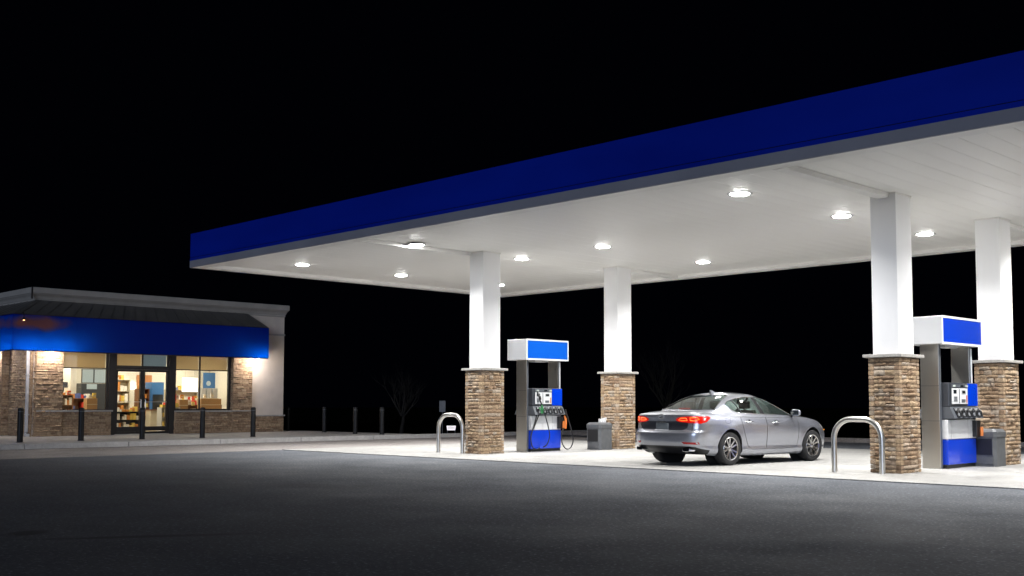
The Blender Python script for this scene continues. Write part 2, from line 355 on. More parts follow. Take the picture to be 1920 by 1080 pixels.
# beams from the columns out to the canopy edge, boxed in
def beam(x0_, x1_, y0_, y1_): MB().box(x0_, x1_, y0_, y1_, ZG+.002, ZS-.004).build('boxed_beam', 'trim_white', can)
beam(10.86, 11.08, Y0+d+.01, .10); beam(-.61, -.465, Y0+d+.01, .06)
beam(11.1, 11.32, 4.9, Y1-d-.01); beam(-.02, .20, 5.6, Y1-d-.01)

LP = [(-5.77,-1.58),(-.22,-1.96),(-5.82,1.99),(-.46,1.89),(-5.67,5.96),(2.64,1.68),(2.64,5.89),(9.04,-1.74),(9.15,1.83),(9.29,5.40),
      (-.46,5.92),(14.7,-1.7),(13.3,1.83),(12.9,5.6),(21.5,-1.7),(21.5,3.5)]  # lamps past the right edge are out of view, added to light the columns
LL = ['soffit lamp nearest the left front corner of the blue canopy','soffit lamp beside the beam of the front left column',
 'soffit lamp of the left end row, middle one of three','soffit lamp just right of the front left column','soffit lamp half hidden by the front left column, farthest back on the left',
 'soffit lamp above and left of the rear left column','soffit lamp near the back edge, right of the rear left column','largest brightest soffit lamp, nearest the front edge in mid canopy',
 'soffit lamp left of the front right column','soffit lamp seen between the two right columns','soffit lamp hidden behind the left columns near the back edge',
 'unseen soffit lamp added past the right edge, front row','unseen soffit lamp added past the right edge, middle row','unseen soffit lamp added past the right edge, back row','unseen soffit lamp added at the far right end of the canopy, front','unseen soffit lamp added at the far right end of the canopy, back']
lamp = thing('soffit_lamp', LL[0], 'ceiling lamp', (LP[0][0], LP[0][1], ZS), 0, 'lamps set in the canopy soffit')
MB().lathe([(.236,-.002),(.236,-.006),(.225,-.010),(.180,-.010),(.176,-.004)], 32).build('lamp_frame', 'lamp_frame', lamp)
MB().lathe([(.175,-.006),(.172,-.014),(.15,-.026),(.10,-.032),(0,-.034)], 24).build('lens', 'lens', lamp, smooth=60)
def lamplight(root): area('lamp_light', root, (0,0,-.040), .26, LAMP_W, spread=R(136))
lamplight(lamp)
for i, (x, y) in enumerate(LP[1:], 1):
    lb = LL[i]
    r_ = lamp.copy(); C.objects.link(r_); r_.location = (x, y, ZS-(.045 if i == 1 else 0)); r_['label'] = lb
    for ch in lamp.children:
        c = ch.copy(); C.objects.link(c); c.parent = r_
    if i == 1: MB().lathe([(.17,-.004),(.17,.042)], 24).build('mounting_box', 'trim_white', r_)

# ------------------------------------------------------------------ stone columns
def stone_mesh(i, lx, lz, depth=.05):
    """rock-faced stone: unit box in x (0..1), z (0..1), front face bulging to -y"""
    rnd = random.Random(i*13+5); nx, nz_ = 4, 3; vs = []; fs = []
    for k in range(nz_+1):
        for j in range(nx+1):
            u, v = j/nx, k/nz_
            edge = (j in (0,nx)) or (k in (0,nz_))
            dpt = -.55*depth if edge else -depth*(1+rnd.uniform(-.42,.40))
            uu = u + (0 if edge else rnd.uniform(-.06,.06)); vv = v + (0 if edge else rnd.uniform(-.1,.1))
            if edge: 
                if j not in (0,nx): vv += rnd.uniform(-.05,.05)*(1 if k == 0 else 1); 
            vs.append((uu, dpt, min(1.03,max(-.03,vv))))
    n = len(vs)
    for k in range(nz_):
        for j in range(nx):
            a = k*(nx+1)+j; q_ = (a, a+1, a+nx+2, a+nx+1); fs.append(q_)
    ring_ = [j for j in range(nx+1)]+[ (k+1)*(nx+1)-1 for k in range(1,nz_+1)]+[nz_*(nx+1)+j for j in range(nx-1,-1,-1)]+[k*(nx+1) for k in range(nz_-1,0,-1)]
    back = []
    for r_ in ring_:
        vs.append((vs[r_][0], .0, vs[r_][2])); back.append(len(vs)-1)
    for i_ in range(len(ring_)):
        j_ = (i_+1) % len(ring_); fs.append((ring_[i_], back[i_], back[j_], ring_[j_]))
    return vs, fs
STV = []
for i in range(14):
    vs, fs = stone_mesh(i, .2, .07); b = MB(); b.add(vs, fs); STV.append(b.mesh('stone', 'stone', smooth=28))
# corner stone: an L-shaped quoin seen from both sides, origin at the outer corner; x to -1 , y to +1
QV = []
for i in range(6):
    rnd = random.Random(i+77); b = MB(); n = 3
    b_ = bmesh.new(); bmesh.ops.create_cube(b_, size=1)
    bmesh.ops.subdivide_edges(b_, edges=b_.edges[:], cuts=2, use_grid_fill=True)
    for v in b_.verts:
        p = v.co; e = sum(1 for c_ in p if abs(abs(c_)-.5) < 1e-4)
        if e == 1: v.co = p*(1+rnd.uniform(.0,.10)) 
        elif e == 3: v.co = Vector((p.x*.93, p.y*.93, p.z*.93))
        else: v.co = Vector((p.x*.975, p.y*.975, p.z*.975)) + Vector([rnd.uniform(-.02,.02) for _ in range(3)])
    b_.verts.index_update(); b.add([v.co.copy() for v in b_.verts], [[v.index for v in f.verts] for f in b_.faces]); b_.free()
    QV.append(b.mesh('quoin', 'stone', smooth=28))
WX, WY, HB = .612, .80, 2.14
def column(x, y, label, seed, wy=WY, wx=WX):
    """(x, y) = near corner (+x, -y) of the stone pier"""
    rnd = random.Random(seed)
    t = thing('canopy_column', label, 'column', (x-wx/2, y+wy/2, 0), 0, 'columns that carry the blue canopy')
    hx, hy = wx/2, wy/2; s_ = .035
    MB().box(-hx+s_, hx-s_, -hy+s_, hy-s_, 0, HB).build('mortar_core', 'mortar', t)
    MB().box(-hx-.075, hx+.075, -hy-.075, hy+.075, HB+.002, HB+.062, bev=.008).build('cap_stone', 'cap_concrete', t)
    ux, uy = .255, .305
    MB().box(-ux, ux, -uy, uy, HB+.062, ZS+.01, bev=.006).build('column_sleeve', 'column_white', t)
    MB().box(-ux-.012, ux+.012, -uy-.012, uy+.012, ZS-.035, ZS-.002).build('column_collar', 'trim_white', t)
    z = .004
    hid = MB()
    while z < HB-.03:
        h = rnd.choice((.068,.078,.078,.090,.102)); 
        if z+h > HB-.035: h = HB-z-.003
        q = .105
        for sx in (-1, 1):
            for sy in (-1, 1):
                if sx == -1 and sy == 1: hid.box(-hx, -hx+q, hy-q, hy, z+.005, z+h-.005); continue
                inst('quoin', rnd.choice(QV), t, (sx*(hx-q/2), sy*(hy-q/2), z+h/2), scale=(q, q, h-.008))
        for face in range(4):
            wd = (wx if face in (0,2) else wy) - 2*q
            a = 0
            while a < wd-.01:
                l = rnd.choice((.09,.13,.17,.22,.30)) if rnd.random() < .9 else wd
                if wd-a-l < .07: l = wd-a
                hh = h-.008
                if face in (2, 3):
                    if face == 2: hid.box(-wd/2+a+.003, -wd/2+a+l-.003, hy-.04, hy, z+.004, z+.004+hh)
                    else: hid.box(-hx, -hx+.04, -wd/2+a+.003, -wd/2+a+l-.003, z+.004, z+.004+hh)
                else:
                    split = l > .12 and h > .08 and rnd.random() < .22
                    for (zz, h2) in (((z+.004, hh/2-.003), (z+.004+hh/2+.003, hh/2-.003)) if split else ((z+.004, hh),)):
                        dep = 1.0+rnd.uniform(-.25,.35)
                        if face == 0: inst('stone', rnd.choice(STV), t, (-wd/2+a+.003, -hy+s_-.002, zz), scale=(l-.006, dep, h2))
                        else: inst('stone', rnd.choice(STV), t, (hx-s_+.002, -wd/2+a+.003, zz), rot=(0,0,PI/2), scale=(l-.006, dep, h2))
                a += l
        z += h
    tag(hid.build('rear_stones', 'stone_veneer', t), kind='stuff')
    return t
column(0, 0, 'front left stone-footed white column, beside the small steel hoop', 1)
column(.40, 4.83, 'rear left stone-footed white column, behind the grey bin and the silver car tail', 2)
column(11.24, .05, 'front right stone-footed white column, nearest and tallest in view', 3)
column(11.49, 4.14, 'rear right stone-footed white column, behind the right hand pump', 4, wy=.84, wx=.60)

# ------------------------------------------------------------------ hoops
def hoop(x0_, x1_, y, h, label, r=.052):
    t = thing('steel_hoop', label, 'barrier', ((x0_+x1_)/2, y, .016), 0, 'steel hoop barriers beside the columns')
    hw = (x1_-x0_)/2; rad = .36; pts = [(-hw,0,-.02),(-hw,0,h-rad)]
    for k in range(1, 12): a = PI - k*PI/2/12; pts.append((-hw+rad+rad*math.cos(a), 0, h-rad+rad*math.sin(a)))
    pts += [(-hw+rad,0,h),(hw-rad,0,h)]
    for k in range(1, 12): a = PI/2 - k*PI/2/12; pts.append((hw-rad+rad*math.cos(a), 0, h-rad+rad*math.sin(a)))
    pts += [(hw,0,h-rad),(hw,0,-.02)]
    MB().tube(pts, r, 20).build('hoop_pipe', 'pipe_steel', t, smooth=40)
    MB().lathe([(r+.012,-.012),(r+.012,.002),(r,.004)], 20, c=(-hw,0,0)).lathe([(r+.012,-.012),(r+.012,.002),(r,.004)], 20, c=(hw,0,0)).build('foot_collar', 'cap_concrete', t)
hoop(-1.57,-.62,-.08,.985,'small steel hoop left of the front left column')
hoop(10.09,11.05,-.30,.985,'steel hoop in front of the front right column, nearest to the viewer')
hoop(12.45,13.4,3.3,.985,'steel hoop cut off by the right edge, beside the rear right column')

# ------------------------------------------------------------------ pumps
def pump(loc, label, sy, hoses):
    """local: y along the island, +x faces the car; base centre at origin"""
    t = thing('fuel_pump', label, 'fuel pump', loc, 0, 'fuel pumps between the columns')
    t.scale = (1, sy, 1)
    def up(y0, y1):
        o = MB().box(-.19,.19,y0,y1,0,2.44,bev=.006).build('upright', 'steel', t)
        b_ = MB(); b_.box(.192,.200,y0+.01,y1-.01,0,2.44); b_.build('upright_edge', 'panel_grey', o)
        for zz in (.93, 1.62): MB().box(-.19,.19,y0-.002,y0+.001,zz,zz+.006).build('upright_joint', 'panel_grey', o)
    up(-.645,-.575); up(.575,.645)
    MB().box(-.13,.27,-.57,.57,0,.07).build('plinth', 'pump_black', t)
    MB().box(-.11,.18,-.57,.57,.07,.97).build('cabinet', 'panel_grey', t)
    for s_ in (1, -1):
        M = Matrix.Translation((0 if s_ == 1 else .14,0,0)) @ Matrix.Rotation(0 if s_ == 1 else PI, 4, 'Z')
        def mb(): q_ = MB(); q_.M = M; return q_
        mb().box(.185,.300,-.565,.565,.075,.565,bev=.008).build('lower_panel', 'pump_blue', t)
        o = mb().box(.185,.305,-.565,.565,.575,.955,bev=.008).build('middle_panel', 'pump_white', t)
        mb().box(.3055,.3075,.225,.229,.58,.95).build('panel_joint', 'panel_grey', o)
        mb().box(.3055,.3085,-.45,-.447,.58,.95).build('panel_joint', 'panel_grey', o)
        # dispenser head
        h_ = mb().box(.0,.34,-.57,.57,1.215,1.685,bev=.014).build('head', 'pump_grey', t)
        mb().box(.341,.350,-.50,.18,1.255,1.665).build('head_bezel', 'pump_grey', h_)
        mb().box(.351,.358,-.48,.145,1.265,1.575,bev=.003).build('card_panel', 'pump_white', h_)
        mb().box(.351,.358,-.48,.145,1.59,1.655,bev=.003).build('price_strip', 'panel_grey', h_)
        for yy in (-.43,-.14,.06): mb().box(.3585,.362,yy,yy+.09 if yy < -.2 or yy > 0 else yy+.12,1.602,1.643).build('display', 'display_pale' if yy != -.14 else 'screen_dark', h_)
        mb().box(.3585,.362,-.42,-.30,1.47,1.545).build('display', 'screen_dark', h_)
        mb().box(.3585,.363,-.10,.06,1.46,1.545).build('display', 'boot_grey', h_)
        mb().box(.363,.366,-.08,.04,1.475,1.53).build('display', 'screen_dark', h_)
        mb().box(.3585,.364,-.42,-.27,1.31,1.42).build('keypad', 'boot_grey', h_)
        for a_ in range(3):
            for c_ in range(3): mb().box(.364,.368,-.405+a_*.042,-.375+a_*.042,1.32+c_*.033,1.342+c_*.033).build('key', 'panel_grey', h_)
        mb().box(.3585,.366,-.20,-.185,1.28,1.56).build('card_slot_trim', 'panel_grey', h_)
        mb().box(.3585,.366,-.10,.04,1.30,1.36).build('card_slot', 'panel_grey', h_)
        mb().box(.3585,.362,.085,.12,1.29,1.44).build('sticker', 'red_plastic' if not hoses else 'orange', h_)
        mb().box(.341,.356,.165,.56,1.225,1.675,bev=.004).build('blue_panel', 'pump_blue', h_)
        # sloped nozzle panel
        q_ = mb(); q_.hexa([(.05,-.57,.965),(.45,-.57,.985),(.45,.60,.985),(.05,.60,.965),(.05,-.57,1.21),(.35,-.57,1.21),(.35,.57,1.21),(.05,.57,1.21)])
        np_ = q_.build('nozzle_panel', 'panel_grey', t)
        for k in range(5):
            yc = -.40+k*.205; f_ = lambda z_: .352+(1.21-z_)*(.098/.225)
            q_ = mb(); q_.hexa([(f_(1.02)-.01,yc-.055,1.015),(f_(1.02)+.03,yc-.055,1.015),(f_(1.02)+.03,yc+.055,1.015),(f_(1.02)-.01,yc+.055,1.015),
               (f_(1.19)-.01,yc-.055,1.185),(f_(1.19)+.012,yc-.055,1.185),(f_(1.19)+.012,yc+.055,1.185),(f_(1.19)-.01,yc+.055,1.185)])
            bt = q_.build('nozzle_boot', 'pump_black', np_)
            mb().box(f_(1.16)+.012,f_(1.16)+.035,yc-.05,yc+.012,1.135,1.18,bev=.004).build('grade_button', 'boot_grey', np_)
            mb().box(f_(1.06)+.02,f_(1.06)+.05,yc-.02,yc+.045,1.03,1.09,bev=.004).build('nozzle_rest', 'boot_grey', np_)
            nz = mb(); nz.tube([(f_(1.18)+.055,yc+.02,1.175),(f_(1.12)+.07,yc+.02,1.12),(f_(1.0)+.06,yc+.02,1.01)], [.016,.026,.020], 8)
            nz.tube([(f_(1.18)+.055,yc-.02,1.165),(f_(1.1)+.095,yc-.005,1.10),(f_(1.02)+.06,yc+.02,1.02)], .008, 6)
            nz.build('nozzle', 'rubber' if k not in (0,) else 'green_grip' if hoses else 'rubber', np_)
        # squeegee / towel box with orange nozzle
        if s_ == -1: continue
        bx = mb().box(.306,.40,.40,.575,.60,.93,bev=.01).build('side_holster', 'pump_black', t)
        if hoses: q_ = mb(); q_.tube([(.43,.60,.60),(.435,.61,.74),(.43,.62,.86),(.40,.60,.95)], [.035,.038,.034,.02], 10); q_.build('spare_nozzle', 'orange', bx, smooth=40)
        q_ = mb(); q_.tube([(.44,.52,.62),(.44,.525,.72),(.435,.53,.80)], [.03,.034,.03], 8); q_.build('spare_nozzle', 'orange', bx, smooth=40)
        if hoses and s_ == 1:
            H = lambda pts, r_=.016: mb().tube(smooth_path(pts), r_, 8).build('hose', 'rubber', t, smooth=50)
            H([(.40,-.47,1.16),(.42,-.50,.95),(.44,-.60,.72),(.44,-.72,.42),(.42,-.66,.16),(.40,-.50,.07),(.38,-.36,.09),(.35,-.30,.10)])
            H([(.42,-.37,1.05),(.40,-.44,.88),(.36,-.50,.70),(.33,-.56,.55)])
            H([(.44,-.20,1.06),(.47,-.19,.90),(.46,-.10,.68),(.47,-.05,.42),(.45,-.12,.20),(.40,-.22,.12)], .015)
            H([(.44,.60,1.12),(.48,.66,.88),(.50,.78,.55),(.50,.84,.28),(.49,.76,.09),(.48,.60,.05),(.48,.46,.16),(.47,.40,.36),(.45,.46,.52),(.43,.56,.62)])
            if s_ == 1:
                H([(.36,-.40,1.60),(.42,-.42,1.50),(.44,-.37,1.34),(.46,-.30,1.20)], .02)
                q_ = mb(); q_.tube([(.40,-.42,1.54),(.45,-.40,1.45),(.46,-.38,1.38)], [.02,.032,.022], 8); q_.build('nozzle', 'rubber', t)
                q_ = mb(); q_.tube([(.46,-.34,1.24),(.48,-.33,1.12),(.46,-.31,1.02)], [.02,.036,.024], 8); q_.build('nozzle', 'green_grip', t)
    # sign box
    sb = MB().box(-.35,.35,-.81,.81,2.442,2.985,bev=.008).build('sign_box', 'pump_white', t)
    for s_ in (1, -1):
        M = Matrix.Rotation(0 if s_ == 1 else PI, 4, 'Z')
        q_ = MB(); q_.M = M
        for (a0,a1,b0,b1) in ((-.81,.81,2.95,2.992),(-.81,.81,2.435,2.477),(-.81,-.775,2.477,2.95),(.775,.81,2.477,2.95)): q_.box(.351,.366,a0,a1,b0,b1)
        q_.build('sign_frame', 'sign_white', sb)
        q_ = MB(); q_.M = M; q_.box(.351,.358,-.774,.774,2.478,2.949); q_.build('sign_face', 'sign_blue' if hoses else 'sign_blue_dull', sb)
    MB().box(-.12,.12,-.25,.25,2.40,2.44).build('sign_lamp_housing', 'boot_grey', t)
    # conduit on the far upright
    MB().tube([(.21,.62,1.68),(.21,.62,2.40)], .016, 8).build('conduit', 'pump_white', t)
    return t
def smooth_path(pts, n=6):
    P_ = [Vector(p) for p in pts]; out = []
    for i in range(len(P_)-1):
        a, b_, c, d_ = P_[max(i-1,0)], P_[i], P_[i+1], P_[min(i+2, len(P_)-1)]
        for k in range(n):
            u = k/n; out.append(.5*((2*b_)+(c-a)*u+(2*a-5*b_+4*c-d_)*u*u+(3*b_-a-3*c+d_)*u**3))
    out.append(P_[-1]); return out
pump((-.30, 2.37, .016), 'fuel pump with bright blue sign and hanging hoses, between the two left columns', 1.0, True)
pump((10.90, 2.76, .016), 'fuel pump with blue sign beside the tall front right column', 1.16, False)

# ------------------------------------------------------------------ bins
def bin_(loc, label, papers):
    t = thing('waste_bin', label, 'bin', loc, 0, 'grey forecourt bins beside the pumps')
    a, d_ = .26, .27; c = .05
    oct_ = lambda e: [(-a-e+c,-d_-e),(a+e-c,-d_-e),(a+e,-d_-e+c),(a+e,d_+e-c),(a+e-c,d_+e),(-a-e+c,d_+e),(-a-e,d_+e-c),(-a-e,-d_-e+c)]
    b_ = MB(); b_.prism(oct_(0), .0, .60); b_.build('bin_body', 'bin_grey', t)
    MB().prism(oct_(.006), .0, .03).build('bin_foot', 'bin_grey', t)
    b_ = MB(); lo, hi = oct_(.012), oct_(-.035); n = 8
    vs = [(x,y,.60) for x,y in lo]+[(x,y,.70) for x,y in lo]+[(x,y,.755) for x,y in hi]
    fs = [tuple(range(8))[::-1], tuple(range(16,24))]+[(k*8+i, k*8+(i+1) % 8, k*8+8+(i+1) % 8, k*8+8+i) for k in range(2) for i in range(8)]
    b_.add(vs, fs); hd = b_.build('bin_lid', 'bin_grey', t)
    MB().box(-.15,.15,-d_-.016,-d_-.010,.63,.70,bev=.002).build('lid_recess', 'panel_grey', hd)
    dr = MB().box(-.20,.20,-d_-.012,-d_+.01,.05,.215,bev=.006).build('bin_drawer', 'bin_grey', t)
    MB().box(-.19,.19,-d_-.009,-d_+.02,.235,.555,bev=.004).build('bin_opening', 'pump_black', t)
    for (x0_,x1_,z0_,z1_) in ((-.21,-.192,.22,.57),(.192,.21,.22,.57),(-.21,.21,.57,.582),(-.21,.21,.218,.230)): MB().box(x0_,x1_,-d_-.018,-d_,z0_,z1_).build('opening_rim', 'bin_grey', t)
    if papers:
        p = thing('paper_towels', 'crumpled white paper towels on top of the grey bin', 'paper towels', (loc[0]+.08, loc[1]+.05, loc[2]+.755), .3)
        b_ = MB(); rnd = random.Random(3)
        for k in range(7):
            x, y = rnd.uniform(-.12,.12), rnd.uniform(-.08,.08); an = rnd.uniform(0,3); h = rnd.uniform(.05,.16)
            dx, dy = .06*math.cos(an), .06*math.sin(an)
            b_.add([(x-dx,y-dy,0),(x+dx,y+dy,0),(x+dx*1.3+.02,y+dy,h),(x-dx*.6,y-dy+.03,h*.8),(x-dx+.01,y-dy+.012,0),(x+dx+.01,y+dy+.012,0),(x+dx*1.3+.03,y+dy+.012,h),(x-dx*.6+.01,y-dy+.04,h*.8)],
                [(0,1,2,3),(7,6,5,4),(0,4,5,1),(1,5,6,2),(2,6,7,3),(3,7,4,0)])
        b_.build('towel_sheets', 'paper', p)
        MB().box(-.07,.07,-.05,.05,0,.06,bev=.01).build('towel_box', 'boot_grey', p)
    return t
bin_((.27, 4.22, .016), 'grey waste bin with paper towels on top, in front of the rear left column', True)
bin_((11.32, 3.72, .016), 'grey waste bin half hidden behind the right hand pump', False)

# ------------------------------------------------------------------ bollards
def bollard_mesh():
    return MB().lathe([(.085,0),(.085,.98),(.078,1.005),(.05,1.02),(0,1.025)], 20)
bl = thing('bollard', 'x', 'bollard', (-13.2,-6.37,.150), 0, 'black bollards on the shop pavement')
bollard_mesh().build('bollard_post', 'black_metal', bl, smooth=40); MB().lathe([(.105,0),(.105,.012),(.086,.016)], 20).build('base_ring', 'black_metal', bl)
MB().lathe([(.0865,.90),(.0865,.915)], 20).build('reflector_ring', 'panel_grey', bl)
BP = [(-13.26,-6.37,'leftmost black bollard, in front of the downpipe'),(-13.3,-4.54,'black bollard in front of the left shop window'),
 (-13.3,-2.57,'black bollard in front of the glass shop doors'),(-13.18,-.53,'black bollard in front of the right shop window'),(-13.1,1.33,'black bollard in front of the shop right stone pier'),
 (-19.6,6.9,'black bollard just past the shop corner, dimmest and smallest'),(-16.65,6.7,'black bollard in the dark, first of three right of the shop'),
 (-13.6,6.0,'black bollard in the dark, middle of three right of the shop'),(-12.15,6.15,'black bollard in the dark with the bare tree behind it')]
for i, (x, y, lb) in enumerate(BP):
    if i == 0: bl.location = (x,y,.150); bl['label'] = lb
    else: dup(bl, (x,y,.150), lb)

# ------------------------------------------------------------------ shop
XF = -18.9
shop = thing('shop', 'low stone and stucco shop with blue awning and lit windows', 'building', (0,0,0))
def SB(name, m_, *a, bev=0, parent=shop): return MB().box(*a, bev=bev).build(name, m_, parent)
YL, YR = -3.9, 6.2
# walls (thick, with openings left free)
SB('wall', 'stucco', XF-.25, XF, 4.64, YR, .82, 4.98)
SB('wall', 'stucco', XF-.25, XF, 3.76, 4.64, .15, 4.98)
SB('wall', 'stucco', XF-.25, XF, YL, 3.76, 3.20, 4.98)
SB('wall', 'stucco', XF-.25, XF, YL, -2.94, .15, 3.20)
SB('wall', 'stucco', XF-.22, XF-.03, -2.94, -1.22, .15, 1.02)
SB('wall', 'stucco', XF-.22, XF-.03, 1.41, 3.76, .15, 1.02)
SB('wall', 'stucco', XF-.25, XF, 4.64, YR, .15, .82)
SB('wall', 'stucco', -34, XF-.25, YR-.25, YR, .15, 4.98)
SB('wall', 'stucco', -21.7, XF-.25, YL, YL+.25, .15, 4.98)
SB('wall', 'stucco', -34, -25.2, YL, YL+.25, .15, 4.98)
SB('wall', 'stucco', -25.2, -21.7, YL, YL+.25, 3.2, 4.98)
SB('wall', 'stucco', -25.2, -21.7, YL, YL+.25, .15, 1.02)
SB('wall', 'stucco', -34, -33.75, YL+.25, YR-.25, .15, 4.98)
SB('roof', 'mansard_metal', -33.9, XF-.1, YL+.1, YR-.1, 4.8, 4.93)
SB('wall_band', 'cornice_paint', XF, XF+.03, 4.85, YR+.03, 4.10, 4.17)
# cornice: stepped courses
prof = [(.0,4.88),(.035,4.89),(.035,4.965),(.06,4.975),(.075,5.03),(.12,5.09),(.165,5.125),(.175,5.15),(.205,5.16),(.205,5.35),(.19,5.362),(-.25,5.362)]
def sweep(b_, path):
    """path: list of functions offset -> (x, y)"""
    n = len(prof); vs = [(*p_(o_), z_) for p_ in path for o_, z_ in prof]
    b_.add(vs, [(i*n+k, i*n+k+1, (i+1)*n+k+1, (i+1)*n+k) for i in range(len(path)-1) for k in range(n-1)])
b_ = MB(); sweep(b_, [lambda o_: (-34, YL-o_), lambda o_: (XF+o_, YL-o_), lambda o_: (XF+o_, YR+o_*.55), lambda o_: (-34, YR+o_*.55)])
b_.build('cornice', 'cornice_paint', shop, smooth=30)
SB('parapet_drip', 'dark_frame', XF+.165, XF+.21, YL-.215, YL-.17, 4.95, 5.36)
# stone veneer, joined (stones a few pixels each)
def veneer(x0_, x1_, y0_, y1_, z0_, z1_, seed, name='stone_veneer', hmin=.06, hmax=.11):
    """stones on the outside of a block: +x face and -y face"""
    rnd = random.Random(seed); b_ = MB(); z = z0_
    while z < z1_-.01:
        h = min(rnd.uniform(hmin,hmax), z1_-z)
        if z1_-z-h < .03: h = z1_-z
        for face in (0, 1):
            A_, B_ = (y0_, y1_) if face == 0 else (x0_, x1_); a = A_
            while a < B_-.001:
                l = min(rnd.uniform(.14,.42), B_-a)
                if B_-a-l < .06: l = B_-a
                dp = rnd.uniform(.012,.05); nx = 3; vs = []
                for k in range(3):
                    for j in range(nx+1):
                        u, v = a+.004+(l-.008)*j/nx, z+.004+(h-.008)*k/2
                        e = j in (0,nx) or k in (0,2); d2 = .004+dp*.5 if e else dp*(1+rnd.uniform(-.5,.6))
                        vs.append((x1_+d2, u, v) if face == 0 else (u, y0_-d2, v))
                fs = [(k*(nx+1)+j, k*(nx+1)+j+1, (k+1)*(nx+1)+j+1, (k+1)*(nx+1)+j) for k in range(2) for j in range(nx)]
                rg = [0,1,2,3,7,11,10,9,8,4]; n0 = len(vs)
                for q_ in rg: p = vs[q_]; vs.append((x1_-.004,p[1],p[2]) if face == 0 else (p[0],y0_+.004,p[2]))
                fs += [(rg[i],rg[(i+1) % 10],n0+(i+1) % 10,n0+i) for i in range(10)]
                b_.add(vs, fs); a += l
        z += h
    o = b_.build(name, 'stone_veneer', shop, smooth=28); o['kind'] = 'stuff'
    MB().box(x0_+.004, x1_-.003, y0_+.003, y1_-.003, z0_, z1_).build('pier_core', 'mortar', shop); return o
veneer(XF, XF+.16, -3.86, -2.93, .15, 3.25, 1, 'stone_pier')
veneer(XF, XF+.16, 3.78, 4.64, .15, 3.25, 2, 'stone_pier')
veneer(XF, XF+.10, -2.93, -1.13, .15, 1.0, 3)
veneer(XF, XF+.10, 1.40, 3.78, .15, .97, 4)
veneer(XF, XF+.06, 4.64, 6.18, .15, .78, 5)
veneer(-20.9, XF-.02, YL-.06, YL-.002, .15, 3.25, 6)
veneer(-21.75, -21.0, YL-.30, YL-.002, .15, 3.25, 7, 'stone_pier')
veneer(-25.2, -21.75, YL-.12, YL-.002, .15, 1.0, 8)
SB('sill_stone', 'cap_concrete', XF, XF+.20, -3.84, -1.10, 1.002, 1.06, bev=.008)
SB('sill_stone', 'cap_concrete', XF, XF+.17, 1.40, 3.80, .972, 1.03, bev=.008)
SB('sill_stone', 'cap_concrete', XF+.162, XF+.225, 3.76, 4.68, .985, 1.03, bev=.006)
SB('sill_stone', 'cap_concrete', XF, XF+.11, 4.66, 6.24, .782, .84, bev=.008)
SB('sill_stone', 'cap_concrete', -25.2, -21.76, YL-.2, YL-.002, 1.002, 1.06, bev=.008)
# window and door frames
def frame(name, y0_, y1_, z0_, z1_, bars_y=(), bars_z=(), t=.06, x=XF-.05, parent=shop):
    b_ = MB(); b_.box(x-.1,x,y0_,y0_+t,z0_,z1_); b_.box(x-.1,x,y1_-t,y1_,z0_,z1_); b_.box(x-.1,x,y0_+t,y1_-t,z0_,z0_+t); b_.box(x-.1,x,y0_+t,y1_-t,z1_-t,z1_)
    for yb in bars_y: b_.box(x-.098,x-.004,yb-.018,yb+.018,z0_+t,z1_-t)
    for zb in bars_z: b_.box(x-.096,x-.002,y0_+t,y1_-t,zb-.018,zb+.018)
    return b_.build(name, 'dark_frame', parent)
def pane(y0_, y1_, z0_, z1_, parent, x=XF-.1): return MB().box(x-.004,x+.004,y0_,y1_,z0_,z1_).build('pane', 'shop_glass', parent)
w1 = frame('window', -2.92, -1.20, 1.03, 3.19, (), (2.58,))
pane(-2.86,-1.26,1.09,2.56,w1); pane(-2.86,-1.26,2.60,3.13,w1); MB().box(XF-.20,XF-.19,-2.86,-1.26,2.57,3.13).build('blind', 'blind', w1)
w2 = frame('window', 1.40, 3.75, 1.03, 3.19, (2.47,), (2.60,))
for (a,b2) in ((1.46,2.45),(2.49,3.69)):
    pane(a,b2,1.09,2.58,w2); pane(a,b2,2.62,3.13,w2); MB().box(XF-.20,XF-.19,a,b2,2.60,3.13).build('blind', 'blind', w2)
MB().box(XF-.06,XF+.02,3.66,3.77,1.03,3.19).build('side_trim', 'dark_frame', w2)
tr_ = frame('transom', -.93, 1.17, 2.66, 3.19, (.12,), (), .05)
pane(-.88,.10,2.70,3.15,tr_); pane(.14,1.12,2.70,3.15,tr_)
MB().box(XF-.20,XF-.19,-.88,.10,2.70,3.15).build('blind', 'blind', tr_)
MB().box(XF-.20,XF-.19,.14,1.12,2.70,3.15).build('blind', 'screen_pale', tr_)
SB('door_frame_post', 'dark_frame', XF-.16, XF+.0, -1.18, -.94, .15, 3.19)
SB('door_frame_post', 'dark_frame', XF-.16, XF+.0, 1.18, 1.39, .15, 3.19)
SB('door_head', 'dark_frame', XF-.16, XF+.0, -.935, 1.175, 2.57, 2.655)
SB('threshold', 'shelf_metal', XF-.2, XF+.05, -.93, 1.17, .15, .165)
for (a, b2, hy_) in ((-.925,.112,.03),(.128,1.165,.21)):
    d_ = frame('door', a, b2, .17, 2.565, (), (), .085, XF-.03)
    MB().box(XF-.128,XF-.032,a+.085,b2-.085,.28,.44).build('kick_rail', 'dark_frame', d_)
    pane(a+.085,b2-.085,.44,2.455,d_,XF-.08)
    MB().tube([(XF-.03,hy_,1.10),(XF+.05,hy_,1.12),(XF+.05,hy_,1.44),(XF-.03,hy_,1.46)], .014, 8).build('handle', 'pipe_steel', d_)
    MB().box(XF-.026,XF-.012,a+.085,b2-.085,1.35,1.375).build('push_bar', 'pipe_steel', d_)
